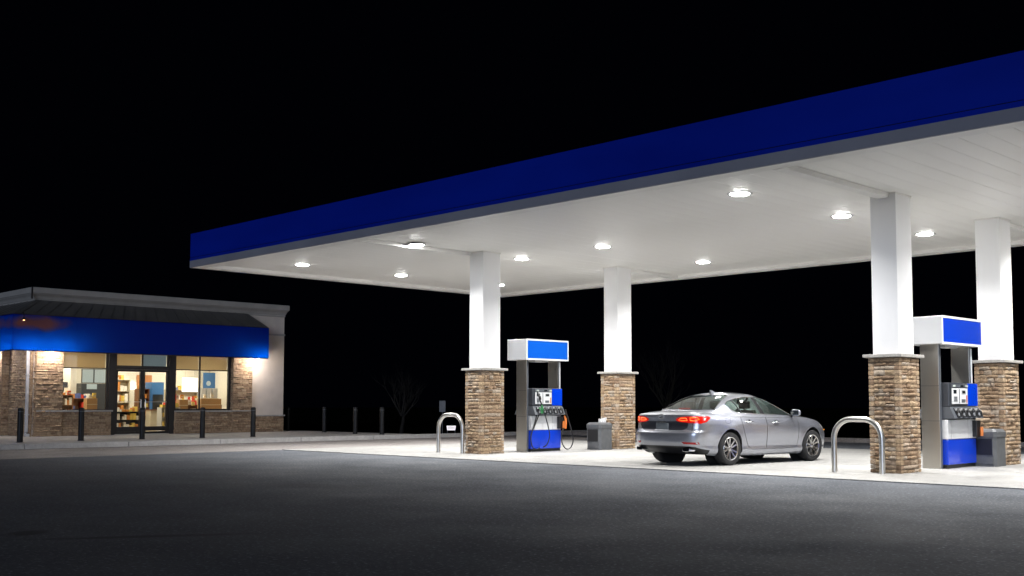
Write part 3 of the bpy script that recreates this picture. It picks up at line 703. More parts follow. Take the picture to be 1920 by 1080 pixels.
# side windows on the left face
ws = MB(); ws.box(-25.2,-21.7,YL+.05,YL+.12,1.03,1.10); ws.box(-25.2,-21.7,YL+.05,YL+.12,3.12,3.19)
for xx in (-25.2,-23.5,-21.78): ws.box(xx,xx+.07,YL+.05,YL+.12,1.10,3.12)
wso = ws.build('window', 'dark_frame', shop)
MB().box(-25.13,-21.78,YL+.08,YL+.088,1.10,3.12).build('pane', 'shop_glass', wso)
# downpipe with elbow
dp = MB().box(-.045,.045,-.045,.045,.22,3.2,bev=.008)
dp.hexa([(-.045,-.045,.20),(.045,-.045,.20),(.045,.045,.20),(-.045,.045,.20),(-.045,-.045,.28),(.045,-.045,.28),(.045,.045,.30),(-.045,.045,.30)])
dpt = thing('downpipe', 'pale grey rainwater downpipe at the left corner of the shop', 'downpipe', (XF-.13, YL-.14, 0))
dp.build('pipe', 'gutter_white', dpt)
MB().hexa([(-.05,-.05,.17),(.20,-.05,.155),(.20,.05,.155),(-.05,.05,.17),(-.05,-.05,.28),(.20,-.05,.235),(.20,.05,.235),(-.05,.05,.28)]).build('elbow', 'gutter_white', dpt)
for zz in (.9,2.3): MB().box(-.06,.06,-.055,.14,zz,zz+.03).build('strap', 'gutter_white', dpt)
# awning: front, right end, left return, underside strip
XA, YA0, YA1, ZA0, ZA1 = -17.80, -5.04, 4.80, 3.11, 4.31
aw = thing('awning', 'wide flat blue vinyl awning over the shop front, glowing at its lit ends', 'awning', (XA,0,ZA0))
m = MAT['awning_vinyl']
b_ = MB(); T_ = .012
ya = YA0; pn = 0
segs = [YA0,-2.9,-.9,1.1,3.0,YA1]
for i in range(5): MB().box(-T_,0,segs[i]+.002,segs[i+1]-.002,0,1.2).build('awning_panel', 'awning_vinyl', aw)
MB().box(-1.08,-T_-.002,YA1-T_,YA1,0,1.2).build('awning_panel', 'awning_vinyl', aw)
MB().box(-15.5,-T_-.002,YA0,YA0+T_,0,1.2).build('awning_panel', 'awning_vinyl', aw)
b_ = MB(); b_.box(-.05,-.014,YA0+.02,YA1-.02,-.03,.0); b_.box(-.05,-.014,YA0+.02,YA1-.02,1.17,1.2); b_.box(-15.5,-.06,YA0+.014,YA0+.05,-.03,0)
for yy in segs[1:-1]: b_.box(-1.05,-.014,yy-.02,yy+.02,1.16,1.2)
b_.build('awning_frame', 'dark_frame', aw)
# mansard roof behind/above the awning
b_ = MB()
ZM = 4.93
v = [(XA+.0,YA0,ZA1+.01),(XA+.0,YA1+.0,ZA1+.01),(XF+.04,YR-1.75,ZM),(XF+.04,YL+.0,ZM),(-34,YA0,ZA1+.01),(-34,YL,ZM),(XF+.04,YA1+.0,ZA1+.01)]
b_.add(v, [(0,1,2,3),(0,3,5,4),(1,6,2)]); b_.add([(x,y,z-.04) for x,y,z in v], [(0,1,2,3),(0,3,5,4),(1,6,2)])
ms_ = b_.build('mansard', 'mansard_metal', shop)
k = 0
n_ = 22
for i in range(n_):
    u = (i+.5)/n_; p = Vector((XA,YA0+(YA1-YA0)*u,ZA1+.01)); q_ = Vector((XF+.04,YL+(YR-1.75-YL)*u,ZM))
    MB().tube([p+Vector((0,0,.012)), q_+Vector((0,0,.012))], .008, 4).build('standing_seam', 'mansard_metal', ms_)
for i in range(8):
    xx = XA-1-i*.6
    MB().tube([(xx,YA0,ZA1+.022),(xx-.1,YL,ZM+.012)], .008, 4).build('standing_seam', 'mansard_metal', ms_)
# lamps under the awning
def pack(x, y, label, p, sz=.22, lift=0):
    t = thing('wall_lamp', label, 'wall lamp', (x, y, ZA0+.12+lift), 0, 'lamps tucked up behind the shop awning')
    MB().box(-.11,.11,-.14,.14,0,.07,bev=.01).build('lamp_housing', 'gutter_white', t)
    MB().box(-.09,.09,-.12,.12,-.012,-.001).build('lens', 'pack_lens', t)
    l = bpy.data.lights.new('lamp_bulb', 'POINT'); l.energy = p; l.shadow_soft_size = .07; l.color = (1,.90,.82)
    o = bpy.data.objects.new('lamp_bulb', l); C.objects.link(o); o.parent = t; o.location = (0,0,-.09)
pack(XF+.50,-3.38,'awning lamp above the left stone pier',68,lift=-.06)
pack(XF+.62,4.58,'awning lamp above the right stone pier',88,lift=-.10)
pack(-21.4,YL-.62,'awning lamp round the left side of the shop',60)
pack(XF+.62,-4.5,'awning lamp at the left front corner of the awning',60)
# warm lamp added for the orange glow, which is painted into the awning
g = thing('added_glow_lamp', 'small warm lamp added for the orange glow at the top left of the blue awning', 'spot lamp', (XA+.16, YA0+.30, ZA1-.20))
MB().tube([(-.15,0,.24),(-.06,0,.26),(0,0,.16),(0,0,.06)], .012, 8).build('lamp_arm', 'dark_frame', g)
MB().lathe([(.02,.08),(.06,.05),(.075,0)], 14).build('lamp_shade', 'dark_frame', g)
MB().lathe([(.05,.02),(.03,-.01),(0,-.02)], 12).build('bulb', 'warm_lens', g, smooth=60)
# interior
SB('shop_floor', 'interior_floor', -33.7, XF-.26, YL+.3, YR-.3, .15, .17)
SB('shop_ceiling', 'interior_ceiling', -33.7, XF-.26, YL+.26, YR-.26, 3.45, 3.5)
SB('back_wall', 'interior_wall', -24.6, -24.5, YL+.3, YR-.3, .17, 3.44)
SB('partition', 'interior_wall', -24.4, -22.9, -.95, -.85, .17, 3.44)
SB('side_wall', 'interior_wall', -24.4, XF-.27, YR-.30, YR-.28, .17, 3.44)
for i, (x, y) in enumerate(((-20.6,-2.4),(-20.6,.3),(-20.6,2.9),(-23.1,-1.6),(-23.1,1.2),(-23.1,4.2))):
    tb = thing('ceiling_tube', ('ceiling light panel inside the shop above the left window','ceiling light panel inside the shop above the doors','ceiling light panel inside the shop above the right window',
      'rear ceiling light panel inside the shop, left','rear ceiling light panel inside the shop, middle','rear ceiling light panel inside the shop, right')[i], 'ceiling light', (x,y,3.45))
    MB().box(-.3,.3,-.6,.6,-.04,-.002).build('diffuser', 'tube', tb)
    area('tube_light', tb, (0,0,-.045), .5, 80 if i < 3 else 60, (1,.88,.70), shape='RECTANGLE', sy=1.1)
def shelf(x, y0_, y1_, z0_, z1_, levels, label, seed, m_='wood_shelf', depth=.4, goods=(0,1,2,4)):
    t = thing('shelf_unit', label, 'shelf', (x, (y0_+y1_)/2, .17)); hw = (y1_-y0_)/2; rnd = random.Random(seed)
    MB().box(-depth,-depth+.03,-hw,hw,0,z1_-.17).build('back_board', m_, t)
    for s_ in (-1,1): MB().box(-depth,0,s_*hw-.015,s_*hw+.015,0,z1_-.17).build('side_board', m_, t)
    zz = z0_-.17; st = (z1_-z0_)/levels; gb = MB()
    for k in range(levels+1):
        if k < levels or m_ != 'x': MB().box(-depth+.03,0,-hw+.016,hw-.016,zz-.02,zz).build('shelf_board', m_, t)
        if True:
            y = -hw+.03
            while y < hw-.06:
                w_ = rnd.uniform(.05,.14); h = rnd.uniform(.35,.8)*st if k < levels else rnd.uniform(.08,.2)
                if rnd.random() < .85 and y+w_ < hw-.02:
                    gb.cur = rnd.choice(goods); gb.box(-.28,-.03,y,y+w_,zz+.001,zz+h)
                y += w_+.012
        zz += st
    o = gb.build('shelf_goods', ['goods%d' % i for i in range(6)], t); o['kind'] = 'stuff'; return t
shelf(-21.0,-2.15,-1.62,.5,1.62,3,'dark wooden shelf with red packets at the left of the left shop window',1)
shelf(-21.5,-1.5,-.55,.5,1.50,2,'low shelf of small packets inside the left shop window',2,goods=(2,4,1,0,3))
shelf(-21.0,.08,1.05,.35,.98,2,'low dark shelf with yellow packets behind the left shop door',3,'pump_black',goods=(1,4,2))
shelf(-22.2,1.55,1.98,.4,1.9,4,'shelf of bright packets behind the right shop door',4,goods=(1,4,2,0))
shelf(-21.6,2.35,4.9,.4,1.25,2,'long low shelf of goods inside the right shop window',5,goods=(2,1,2,4,0))
shelf(-24.0,1.0,2.0,.4,2.3,4,'tall back wall shelf seen between the door posts',6,'cream',goods=(2,4,1,2))
shelf(-24.0,3.6,5.2,.4,1.9,3,'cream back wall shelf of packets in the right shop window',7,'cream',goods=(2,1,2,0,3,4))
shelf(-24.0,-3.4,-1.1,.4,1.75,3,'cream back wall shelf of packets in the left shop window',8,'cream',goods=(2,0,4,1,2,5))
shelf(-20.3,1.6,2.35,.4,1.15,2,'small rack of bright packets beside the right door post',9,'shelf_metal',goods=(1,4,2,1,0))
for i_, (y_, z_, h_, c_) in enumerate(((2.95,1.25,.20,'goods2'),(3.12,1.22,.15,'goods1'),(2.62,1.5,.16,'goods4'),(3.62,1.53,.14,'goods2'),(3.95,1.53,.22,'shelf_metal'),(-1.9,1.62,.16,'goods0'),(-1.1,1.5,.13,'goods2'),(-.95,1.5,.2,'goods1'))):
    t = thing('carton', ('white carton beside the wide cardboard box','yellow carton beside the wide cardboard box','orange carton on the small cardboard box','white carton on the wide cardboard box','tall pale canister on the wide cardboard box','red carton on the dark shelf by the monitor','white carton on the left window cardboard box','yellow carton on the left window cardboard box')[i_], 'box', (-20.65, y_, z_))
    MB().box(-.08,.0,-.06,.06,0,h_,bev=.004).build('carton_body', c_, t); MB().box(.0005,.002,-.05,.05,h_*.3,h_*.6).build('carton_label', 'cream', t)
t = thing('display_cooler', 'blue drinks cooler behind the right shop door', 'cooler', (-22.0,2.25,.17))
MB().box(-.6,0,-.26,.26,0,2.0,bev=.01).build('cooler_body', 'poster_blue', t); MB().box(.002,.02,-.22,.22,.25,1.5).build('cooler_door', 'screen_dark', t)
t = thing('counter', 'cream counter behind the right shop door', 'counter', (-21.0,1.68,.17)); MB().box(-.4,0,-.22,.22,0,.86,bev=.01).build('counter_body', 'cream', t); MB().box(-.43,.03,-.25,.25,.862,.90).build('counter_top', 'wood_shelf', t)
t = thing('wall_poster', 'orange poster high behind the right shop door', 'poster', (-24.49,2.85,2.3)); MB().box(0,.02,-.34,.34,-.22,.22).build('poster_sheet', 'poster_orange', t)
t = thing('wall_poster', 'blue lit poster at the right of the right shop window', 'poster', (-24.0,5.62,2.32)); MB().box(0,.04,-.28,.28,-.34,.34).build('poster_sheet', 'poster_blue', t); MB().box(-.02,.0,-.30,.30,-.36,.36).build('poster_back', 'shelf_metal', t)
MB().lathe([(0,.041),(.11,.041),(.11,.046),(0,.046)], 16, 'X', (0,-.04,-.13)).build('poster_print', 'screen_pale', t)
t = thing('light_box', 'white glowing box sign hanging inside the right shop window', 'light box', (-21.5,3.41,2.07)); MB().box(-.08,0,-.33,.33,-.285,.285,bev=.01).build('light_box_body', 'lightbox', t)
for s_ in (-.2,.2): MB().tube([(-.04,s_,.28),(-.04,s_,1.38)], .006, 6).build('hanger', 'shelf_metal', t)
t = thing('wall_screen', 'pale blue menu screen over the counter in the left shop window', 'screen', (-23.0,.03,2.4)); 
MB().box(-.06,-.01,-.49,.49,-.28,.28).build('screen_body', 'pump_black', t)
MB().box(-.009,0,-.47,-.03,-.26,.26).build('screen_face', 'screen_pale', t); MB().box(-.009,0,.02,.47,-.26,.26).build('screen_face', 'screen_pale', t)
for s_ in (-.35,.35): MB().tube([(-.04,s_,.28),(-.04,s_,1.05)], .012, 6).build('hanger', 'shelf_metal', t)
t = thing('counter', 'dark service counter under the menu screen in the left shop window', 'counter', (-22.6,-.13,.17)); MB().box(-.5,0,-.5,.5,0,1.93,bev=.01).build('counter_body', 'pump_grey', t); MB().box(.002,.02,-.3,.1,1.7,1.9).build('notice', 'screen_pale', t)
t = thing('till_monitor', 'black monitor at the left edge of the left shop window', 'monitor', (-21.5,-1.78,1.62)); MB().box(-.03,.0,-.16,.16,.28,.50,bev=.008).build('monitor_screen', 'pump_black', t); MB().box(-.03,-.01,-.02,.02,0,.3).build('monitor_neck', 'pump_black', t); MB().box(-.1,.06,-.09,.09,-.02,.0).build('monitor_foot', 'pump_black', t)
for (x,y0_,y1_,z0_,z1_,lb) in ((-20.6,-1.26,-.86,1.06,1.50,'brown cardboard box on the sill side of the left shop window'),(-20.5,3.36,4.27,1.02,1.50,'wide brown cardboard box at the right of the right shop window'),(-20.5,2.43,2.80,1.02,1.46,'small brown cardboard box at the left of the right shop window')):
    t = thing('cardboard_box', lb, 'box', (x,(y0_+y1_)/2,z0_)); hw = (y1_-y0_)/2
    MB().box(-.3,0,-hw,hw,0,z1_-z0_,bev=.006).build('carton', 'card', t); MB().box(.0005,.003,-hw,hw,(z1_-z0_)*.45,(z1_-z0_)*.5).build('tape', 'cream', t)
    s = thing('display_table', lb.replace('brown cardboard box','table under the cardboard box'), 'table', (x,(y0_+y1_)/2,.17)); MB().box(-.33,.03,-hw-.04,hw+.04,z0_-.21,z0_-.172).build('table_top', 'wood_shelf', s)
    for sx in (-.3,.0):
        for sy in (-hw,hw): MB().box(sx-.02,sx+.02,sy-.02,sy+.02,0,z0_-.212).build('leg', 'shelf_metal', s)
t = thing('coffee_station', 'white coffee machines on a counter in the right shop window', 'coffee machine', (-22.3,4.75,.17)); MB().box(-.5,0,-.42,.42,0,1.36).build('counter_body', 'cream', t)
for k in range(3): MB().box(-.4,-.05,-.38+k*.27,-.16+k*.27,1.362,1.78,bev=.01).build('machine', 'boot_grey', t)
t = thing('back_wall_lamp', 'white box lamp on the back wall seen through the left shop door', 'wall lamp', (-24.49,2.2,2.05)); MB().box(0,.06,-.26,.26,-.15,.15,bev=.01).build('lamp_body', 'lightbox', t)  # glowing box for the lamp-like bright spot on the back wall

# ------------------------------------------------------------------ beyond the lot
def tree(x, y, h, seed, label):
    t = thing('bare_tree', label, 'tree', (x,y,-.01)); rnd = random.Random(seed); tb = MB(); cb = MB()
    def grow(p, d_, r_, l, lev, mb_):
        pts = [p.copy()]; rs = [r_]; n = 4
        for k in range(n):
            d_ = (d_+Vector((rnd.uniform(-.16,.16),rnd.uniform(-.16,.16),rnd.uniform(-.02,.14)))).normalized()
            p = p+d_*l/n; pts.append(p.copy()); rs.append(r_*(1-.45*(k+1)/n))
        mb_.tube(pts, rs, 6 if lev < 2 else 4, caps=False)
        if lev >= 5: return
        for k in range(3 if lev < 4 else 2):
            i = rnd.randint(2, n); a = rnd.uniform(0, 2*PI); sp = rnd.uniform(.35,.85)
            nd = (d_+Vector((math.cos(a)*sp, math.sin(a)*sp, rnd.uniform(.0,.35)))).normalized()
            grow(pts[i], nd, rs[i]*.62, l*rnd.uniform(.62,.8), lev+1, cb)
    grow(Vector((0,0,0)), Vector((0,0,1)), .09, h*.26, 0, tb)
    for k in range(4):
        a = k*PI/2+rnd.uniform(-.3,.3); grow(Vector((0,0,h*.2)), Vector((math.cos(a)*.7,math.sin(a)*.7,1)).normalized(), .05, h*.24, 1, cb)
    tb.build('trunk', 'bark', t, smooth=50); o = cb.build('crown', 'bark', t)
tree(-17.0, 10.9, 3.9, 5, 'bare young tree in the dark behind the bollards')
tree(-7.6, 17.3, 5.4, 8, 'bare tree in the dark between the left pump and the rear left column')
t = thing('lot_sign', 'small dark sign on a thin post left of the steel hoop', 'sign', (-14.4,11.0,0))
MB().tube([(0,0,-.05),(0,0,1.1)], .02, 8).build('sign_post', 'panel_grey', t)
M = Matrix.Rotation(.78, 4, 'Z'); q_ = MB(); q_.M = M; q_.box(-.13,.13,-.02,.0,.95,1.42,bev=.008); q_.build('sign_plate', 'panel_grey', t)
t = thing('lit_road_sign', 'tiny white glowing sign with red lettering seen through the steel hoop', 'sign', (-15.45,12.4,0), .80)
t.scale = (.34,.5,.46); t.location.z = .06
MB().box(-.52,-.44,-.06,.06,-.05,.5).box(.44,.52,-.06,.06,-.05,.5).build('sign_leg', 'panel_grey', t)
MB().hexa([(-.50,-.1,.20),(.50,-.1,.20),(.50,.1,.20),(-.50,.1,.20),(-.58,-.1,.62),(.58,-.1,.62),(.58,.1,.62),(-.58,.1,.62)]).build('sign_body', 'road_sign', t)
q_ = MB(); rnd = random.Random(2); x = -.36
while x < .36: h = rnd.uniform(.05,.12); q_.box(x,x+.045,-.106,-.101,.38,.38+h); q_.box(x,x+.075,-.106,-.101,.38+h*.4,.40+h*.4); x += .095
q_.build('sign_lettering', 'red_plastic', t)
#CAR
# ------------------------------------------------------------------ car  (local: x right, y forward, rear axle at y=0)
def spl(tab, x):
    if x <= tab[0][0]: return tab[0][1]
    if x >= tab[-1][0]: return tab[-1][1]
    for i in range(len(tab)-1):
        if tab[i][0] <= x <= tab[i+1][0]:
            x0_, y0_ = tab[i]; x1_, y1_ = tab[i+1]; hh = x1_-x0_; u = (x-x0_)/hh
            def sl(j):
                if j <= 0 or j >= len(tab)-1:
                    j0 = max(0, min(j, len(tab)-2)); return (tab[j0+1][1]-tab[j0][1])/(tab[j0+1][0]-tab[j0][0])
                a_, b_ = tab[j-1], tab[j+1]; l0 = (tab[j][1]-a_[1])/(tab[j][0]-a_[0]); l1 = (b_[1]-tab[j][1])/(b_[0]-tab[j][0])
                return 0 if l0*l1 <= 0 else 2*l0*l1/(l0+l1)
            m0, m1 = sl(i)*hh, sl(i+1)*hh
            return (2*u**3-3*u*u+1)*y0_+(u**3-2*u*u+u)*m0+(-2*u**3+3*u*u)*y1_+(u**3-u*u)*m1
WB = 2.85; WR = .335
OUT = [(-1.04,0),(-1.035,.22),(-1.015,.45),(-.965,.64),(-.87,.775),(-.70,.85),(-.4,.885),(.0,.898),(.6,.905),(1.4,.908),(2.2,.904),(2.8,.888),(3.2,.845),(3.47,.76),(3.64,.62),(3.73,.42),(3.765,.2),(3.77,0)]
def outline(n=120):
    P_ = [Vector((f,s,0)) for f,s in OUT]; P_ = [Vector((P_[1][0],-P_[1][1],0))]+P_+[Vector((P_[-2][0],-P_[-2][1],0))]
    dense = []
    for i in range(1, len(P_)-2):
        a,b_,c,d_ = P_[i-1],P_[i],P_[i+1],P_[i+2]
        for k in range(12):
            u = k/12; dense.append(.5*((2*b_)+(c-a)*u+(2*a-5*b_+4*c-d_)*u*u+(3*b_-a-3*c+d_)*u**3))
    dense.append(P_[-2]); L_ = [0]
    for i in range(1, len(dense)): L_.append(L_[-1]+(dense[i]-dense[i-1]).length)
    out = []; j = 0
    for k in range(n+1):
        t_ = L_[-1]*k/n
        while j < len(L_)-2 and L_[j+1] < t_: j += 1
        u = (t_-L_[j])/max(1e-9, L_[j+1]-L_[j]); out.append(dense[j].lerp(dense[j+1], min(1,u)))
    res = []
    for k in range(n+1):
        a = out[max(0,k-1)]; b_ = out[min(n,k+1)]; t_ = (b_-a).normalized(); nrm = Vector((-t_.y, t_.x, 0))  # outward: +s side
        if k == 0: nrm = Vector((-1,0,0))
        if k == n: nrm = Vector((1,0,0))
        res.append((out[k].x, max(0,out[k].y), nrm.x, nrm.y))
    return res
HS = [(-1.1,1.015),(-.8,1.02),(-.4,1.015),(0,1.005),(1,.985),(2,.965),(2.6,.94),(3.1,.875),(3.45,.79),(3.8,.67)]
DK = [(-1.1,1.075),(-.95,1.085),(-.6,1.10),(0,1.10),(2.4,1.02),(2.8,.995),(3.2,.935),(3.5,.86),(3.8,.72)]
SIDE = [(0,-.11),(.05,-.06),(.10,-.03),(.17,-.018),(.22,-.03),(.40,-.008),(.60,.008),(.74,.012),(.82,.0),(.90,-.018),(1,-.055)]
REAR = [(0,-.26),(.06,-.15),(.12,-.04),(.22,.04),(.34,.065),(.48,.068),(.555,.055),(.585,.02),(.62,.0),(.75,-.012),(.88,-.005),(.96,.006),(1,-.006)]
FRNT = [(0,-.10),(.08,-.02),(.2,.03),(.4,.05),(.6,.045),(.8,.01),(.92,-.04),(1,-.09)]
BOT = [(-1.2,.25),(-.8,.235),(-.4,.20),(0,.185),(2.8,.175),(3.3,.19),(3.8,.20)]
OL = outline(132)
def body_pt(k, v):
    f, s, nf, ns = OL[k]; hb, hs = spl(BOT, f), spl(HS, f); h = hb+(hs-hb)*v
    wr = max(0,-nf)**1.3; wf = max(0,nf)**1.3; wr = min(1,wr); wf = min(1,wf)
    o_ = spl(SIDE,v)*(1-wr-wf if wr+wf < 1 else 0)+spl(REAR,v)*wr+spl(FRNT,v)*wf
    for cx_ in (0, WB):   # arch flares
        r_ = math.hypot(f-cx_, h-WR); 
        if abs(nf) < .6: o_ += .016*math.exp(-((r_-.40)/.07)**2)
    fo = f+nf*o_; so_ = s+ns*o_
    return Vector((so_ if k not in (0,len(OL)-1) else 0, fo, h))
def body_mesh():
    b = bmesh.new(); NV = 34; K = len(OL); grid = []
    vv = [ (i/NV) for i in range(NV+1)]
    rows = []
    for v_ in vv: rows.append([body_pt(k, v_) for k in range(K)])
    # top: rows shrinking to the centre line
    NQ = 12
    for q in range(1, NQ+1):
        u = q/NQ; r_ = []
        for k in range(K):
            p = rows[NV][k]; f0, f1 = -.55, 3.0
            fc = min(max(p.y, f0), f1) 
            f = p.y+(fc-p.y)*u*.98; s = p.x*(1-u)
            base = spl(HS, OL[k][0]); dk = spl(DK, f)
            h = base+(dk-base)*(1-(1-u)**2.6) if u < 1 else dk
            if f > 2.3: h += .018*math.exp(-((abs(s)-.48)/.10)**2)*min(1,(f-2.3))*(1-u*.0)*min(1,u*3)
            r_.append(Vector((s, f, h)))
        rows.append(r_)
    bot = [Vector((rows[0][k].x*.9, min(max(rows[0][k].y,-.92),3.6), rows[0][k].z+.03)) for k in range(K)]
    cen = [Vector((0, bot[k].y, .24)) for k in range(K)]
    rows = [cen, bot]+rows
    for sg in (1,-1):
        V = [[b.verts.new((p.x*sg, p.y, p.z)) for p in r_] for r_ in rows]
        for i in range(len(rows)-1):
            for k in range(K-1):
                try: b.faces.new((V[i][k],V[i][k+1],V[i+1][k+1],V[i+1][k]) if sg == 1 else (V[i][k],V[i+1][k],V[i+1][k+1],V[i][k+1]))
                except ValueError: pass
    bmesh.ops.remove_doubles(b, verts=b.verts[:], dist=.0015)
    return b
GR = [(.90,-.80),(.98,-.72),(1.05,-.63),(1.10,-.54),(1.2,-.29),(1.3,-.00),(1.38,.28),(1.425,.50)]
GF = [(.90,2.80),(1.0,2.62),(1.1,2.37),(1.2,2.10),(1.3,1.80),(1.38,1.50),(1.425,1.28)]
GW = [(.90,.862),(.98,.845),(1.03,.825),(1.10,.79),(1.2,.735),(1.3,.675),(1.38,.615),(1.425,.56)]
GN = 3.4
def gh_s(f, h):
    fr, ff, w_ = spl(GR,h), spl(GF,h), spl(GW,h); c = (fr+ff)/2; L_ = (ff-fr)/2; t_ = min(1,abs((f-c)/L_))
    return w_*(1-t_**GN)**(1/GN)
def gh_f(s, h, rear=True):
    fr, ff, w_ = spl(GR,h), spl(GF,h), spl(GW,h); c = (fr+ff)/2; L_ = (ff-fr)/2; t_ = min(1,abs(s)/w_)
    return c+(-1 if rear else 1)*L_*(1-t_**GN)**(1/GN)
def roof_h(f, u): return 1.425+.060*(1-(1-u)**2.0)
def gh_mesh():
    b = bmesh.new(); K = 96; NV = 26; hs_ = [.90+(1.425-.90)*i/NV for i in range(NV+1)]; rows = []
    for h in hs_:
        fr, ff, w_ = spl(GR,h), spl(GF,h), spl(GW,h); c = (fr+ff)/2; L_ = (ff-fr)/2; r_ = []
        for k in range(K+1):
            a = PI*k/K; ca, sa = math.cos(a), math.sin(a)
            e = 2/GN; q_ = (abs(ca)**GN+abs(sa)**GN)**(-1/GN)
            # mix angular + superellipse sampling
            r_.append(Vector((w_*sa*q_, c-L_*ca*q_, h)))
        rows.append(r_)
    top = rows[-1]; NQ = 10
    for q in range(1, NQ+1):
        u = q/NQ; r_ = []
        for p in top:
            fc = min(max(p.y, .78), 1.0); f = p.y+(fc-p.y)*(u**1.0); r_.append(Vector((p.x*(1-u), f, 1.425+.052*(1-(1-u)**2))))
        rows.append(r_)
    for sg in (1,-1):
        V = [[b.verts.new((p.x*sg, p.y, p.z)) for p in r_] for r_ in rows]
        for i in range(len(rows)-1):
            for k in range(K):
                try: b.faces.new((V[i][k],V[i][k+1],V[i+1][k+1],V[i+1][k]))
                except ValueError: pass
    bmesh.ops.remove_doubles(b, verts=b.verts[:], dist=.0015)
    bmesh.ops.recalc_face_normals(b, faces=b.faces[:])
    return b
def cut(b, poly, plane, sel):
    """cut the faces chosen by sel along every edge of poly; plane 'fh' (side view) or 'sh' (seen from behind)"""
    n = len(poly)
    for i in range(n):
        (a0,a1), (b0,b1) = poly[i], poly[(i+1) % n]
        if plane == 'fh': p = Vector((0,a0,a1)); d_ = Vector((0,b0-a0,b1-a1)); ax = Vector((1,0,0)); g_ = lambda c: (c.y, c.z)
        else: p = Vector((a0,0,a1)); d_ = Vector((b0-a0,0,b1-a1)); ax = Vector((0,1,0)); g_ = lambda c: (c.x, c.z)
        nrm = d_.cross(ax).normalized(); lo = (min(a0,b0)-.05, min(a1,b1)-.05); hi = (max(a0,b0)+.05, max(a1,b1)+.05)
        fs = [f for f in b.faces if sel(f) and lo[0] <= g_(f.calc_center_median())[0] <= hi[0] and lo[1] <= g_(f.calc_center_median())[1] <= hi[1]]
        ge = set(fs)
        for f in fs: ge.update(f.edges); ge.update(f.verts)
        if fs: bmesh.ops.bisect_plane(b, geom=list(ge), plane_co=p, plane_no=nrm, dist=.0008)
def inside(poly, x, y):
    c = False; n = len(poly)
    for i in range(n):
        x0_, y0_ = poly[i]; x1_, y1_ = poly[(i+1) % n]
        if (y0_ > y) != (y1_ > y) and x < (x1_-x0_)*(y-y0_)/(y1_-y0_)+x0_: c = not c
    return c
def split_out(b, faces, name, m_, parent, offset=0, smooth=40):
    """move the given faces into an object of its own"""
    nb = bmesh.new(); mp = {}
    for f in faces:
        for v in f.verts:
            if v not in mp: mp[v] = nb.verts.new(v.co+v.normal*offset)
    for f in faces:
        try: nb.faces.new([mp[v] for v in f.verts])
        except ValueError: pass
    me = bpy.data.meshes.new(name); bmesh.ops.recalc_face_normals(nb, faces=nb.faces[:]) if False else None
    nb.to_mesh(me); nb.free(); me.materials.append(MAT[m_])
    me.polygons.foreach_set('use_smooth', [True]*len(me.polygons)); me.set_sharp_from_angle(angle=R(smooth)); me.update()
    bmesh.ops.delete(b, geom=list(faces), context='FACES')
    o = bpy.data.objects.new(name, me); C.objects.link(o); o.parent = parent; return o

car = thing('parked_car', 'silver grey four-door saloon with glowing red tail lamps parked at the pump', 'car', (6.52,.20,.016), -R(4.9))
car.scale = (1.08, .99, 1.03)
bb = body_mesh()
bmesh.ops.recalc_face_normals(bb, faces=bb.faces[:])
side = lambda f: abs(f.normal.x) > .35 and abs(f.calc_center_median().x) > .5
# wheel arches
for cx_ in (0, WB):
    arc = [(cx_+.385*math.cos(2*PI*k/40), WR+.01+.385*math.sin(2*PI*k/40)) for k in range(40)]
    cut(bb, arc, 'fh', lambda f: abs(f.calc_center_median().x) > .45)
    dl = [f for f in bb.faces if abs(f.calc_center_median().x) > .50 and f.calc_center_median().z < .85 and inside(arc, f.calc_center_median().y, f.calc_center_median().z)]
    bmesh.ops.delete(bb, geom=dl, context='FACES')
# doors
RD = [(.46,.905),(.40,.83),(.43,.70),(.50,.56),(.57,.42),(.66,.325),(.80,.30),(1.215,.30),(1.205,.6),(1.20,.90),(1.22,1.2),(.2,1.2)]
RD = [(.36,.965),(.385,.80),(.44,.66),(.52,.50),(.60,.38),(.72,.305),(1.215,.30),(1.205,.62),(1.20,.955)]
FD = [(1.205,.955),(1.21,.62),(1.22,.30),(2.20,.305),(2.30,.36),(2.33,.55),(2.33,.93)]
cut(bb, RD, 'fh', side); cut(bb, FD, 'fh', side)
# tail lamps: seen from behind, and wrapping round the side
TL = [(.36,.935),(.42,.965),(.62,.985),(.80,.985),(.95,.99),(.95,.835),(.80,.842),(.62,.855),(.44,.872),(.355,.90)]
TLm = [(-x,y) for x,y in TL][::-1]
rearf = lambda f: f.calc_center_median().y < -.45 and f.calc_center_median().z > .5
cut(bb, TL, 'sh', rearf); cut(bb, TLm, 'sh', rearf)
TS = [(-1.3,1.1),(-.62,.985),(-.57,.955),(-.69,.875),(-.86,.83),(-1.3,.7)]
cut(bb, TS, 'fh', lambda f: rearf(f) and abs(f.calc_center_median().x) > .3)
# trunk lid lower dark recess and number plate zone
LR = [(-.66,.845),(.66,.845),(.60,.74),(.50,.70),(-.50,.70),(-.60,.74)]
LR = [(-.38,.885),(.38,.885),(.62,.862),(.60,.76),(.50,.705),(-.50,.705),(-.60,.76),(-.62,.862)]
cut(bb, LR, 'sh', lambda f: f.calc_center_median().y < -.7)
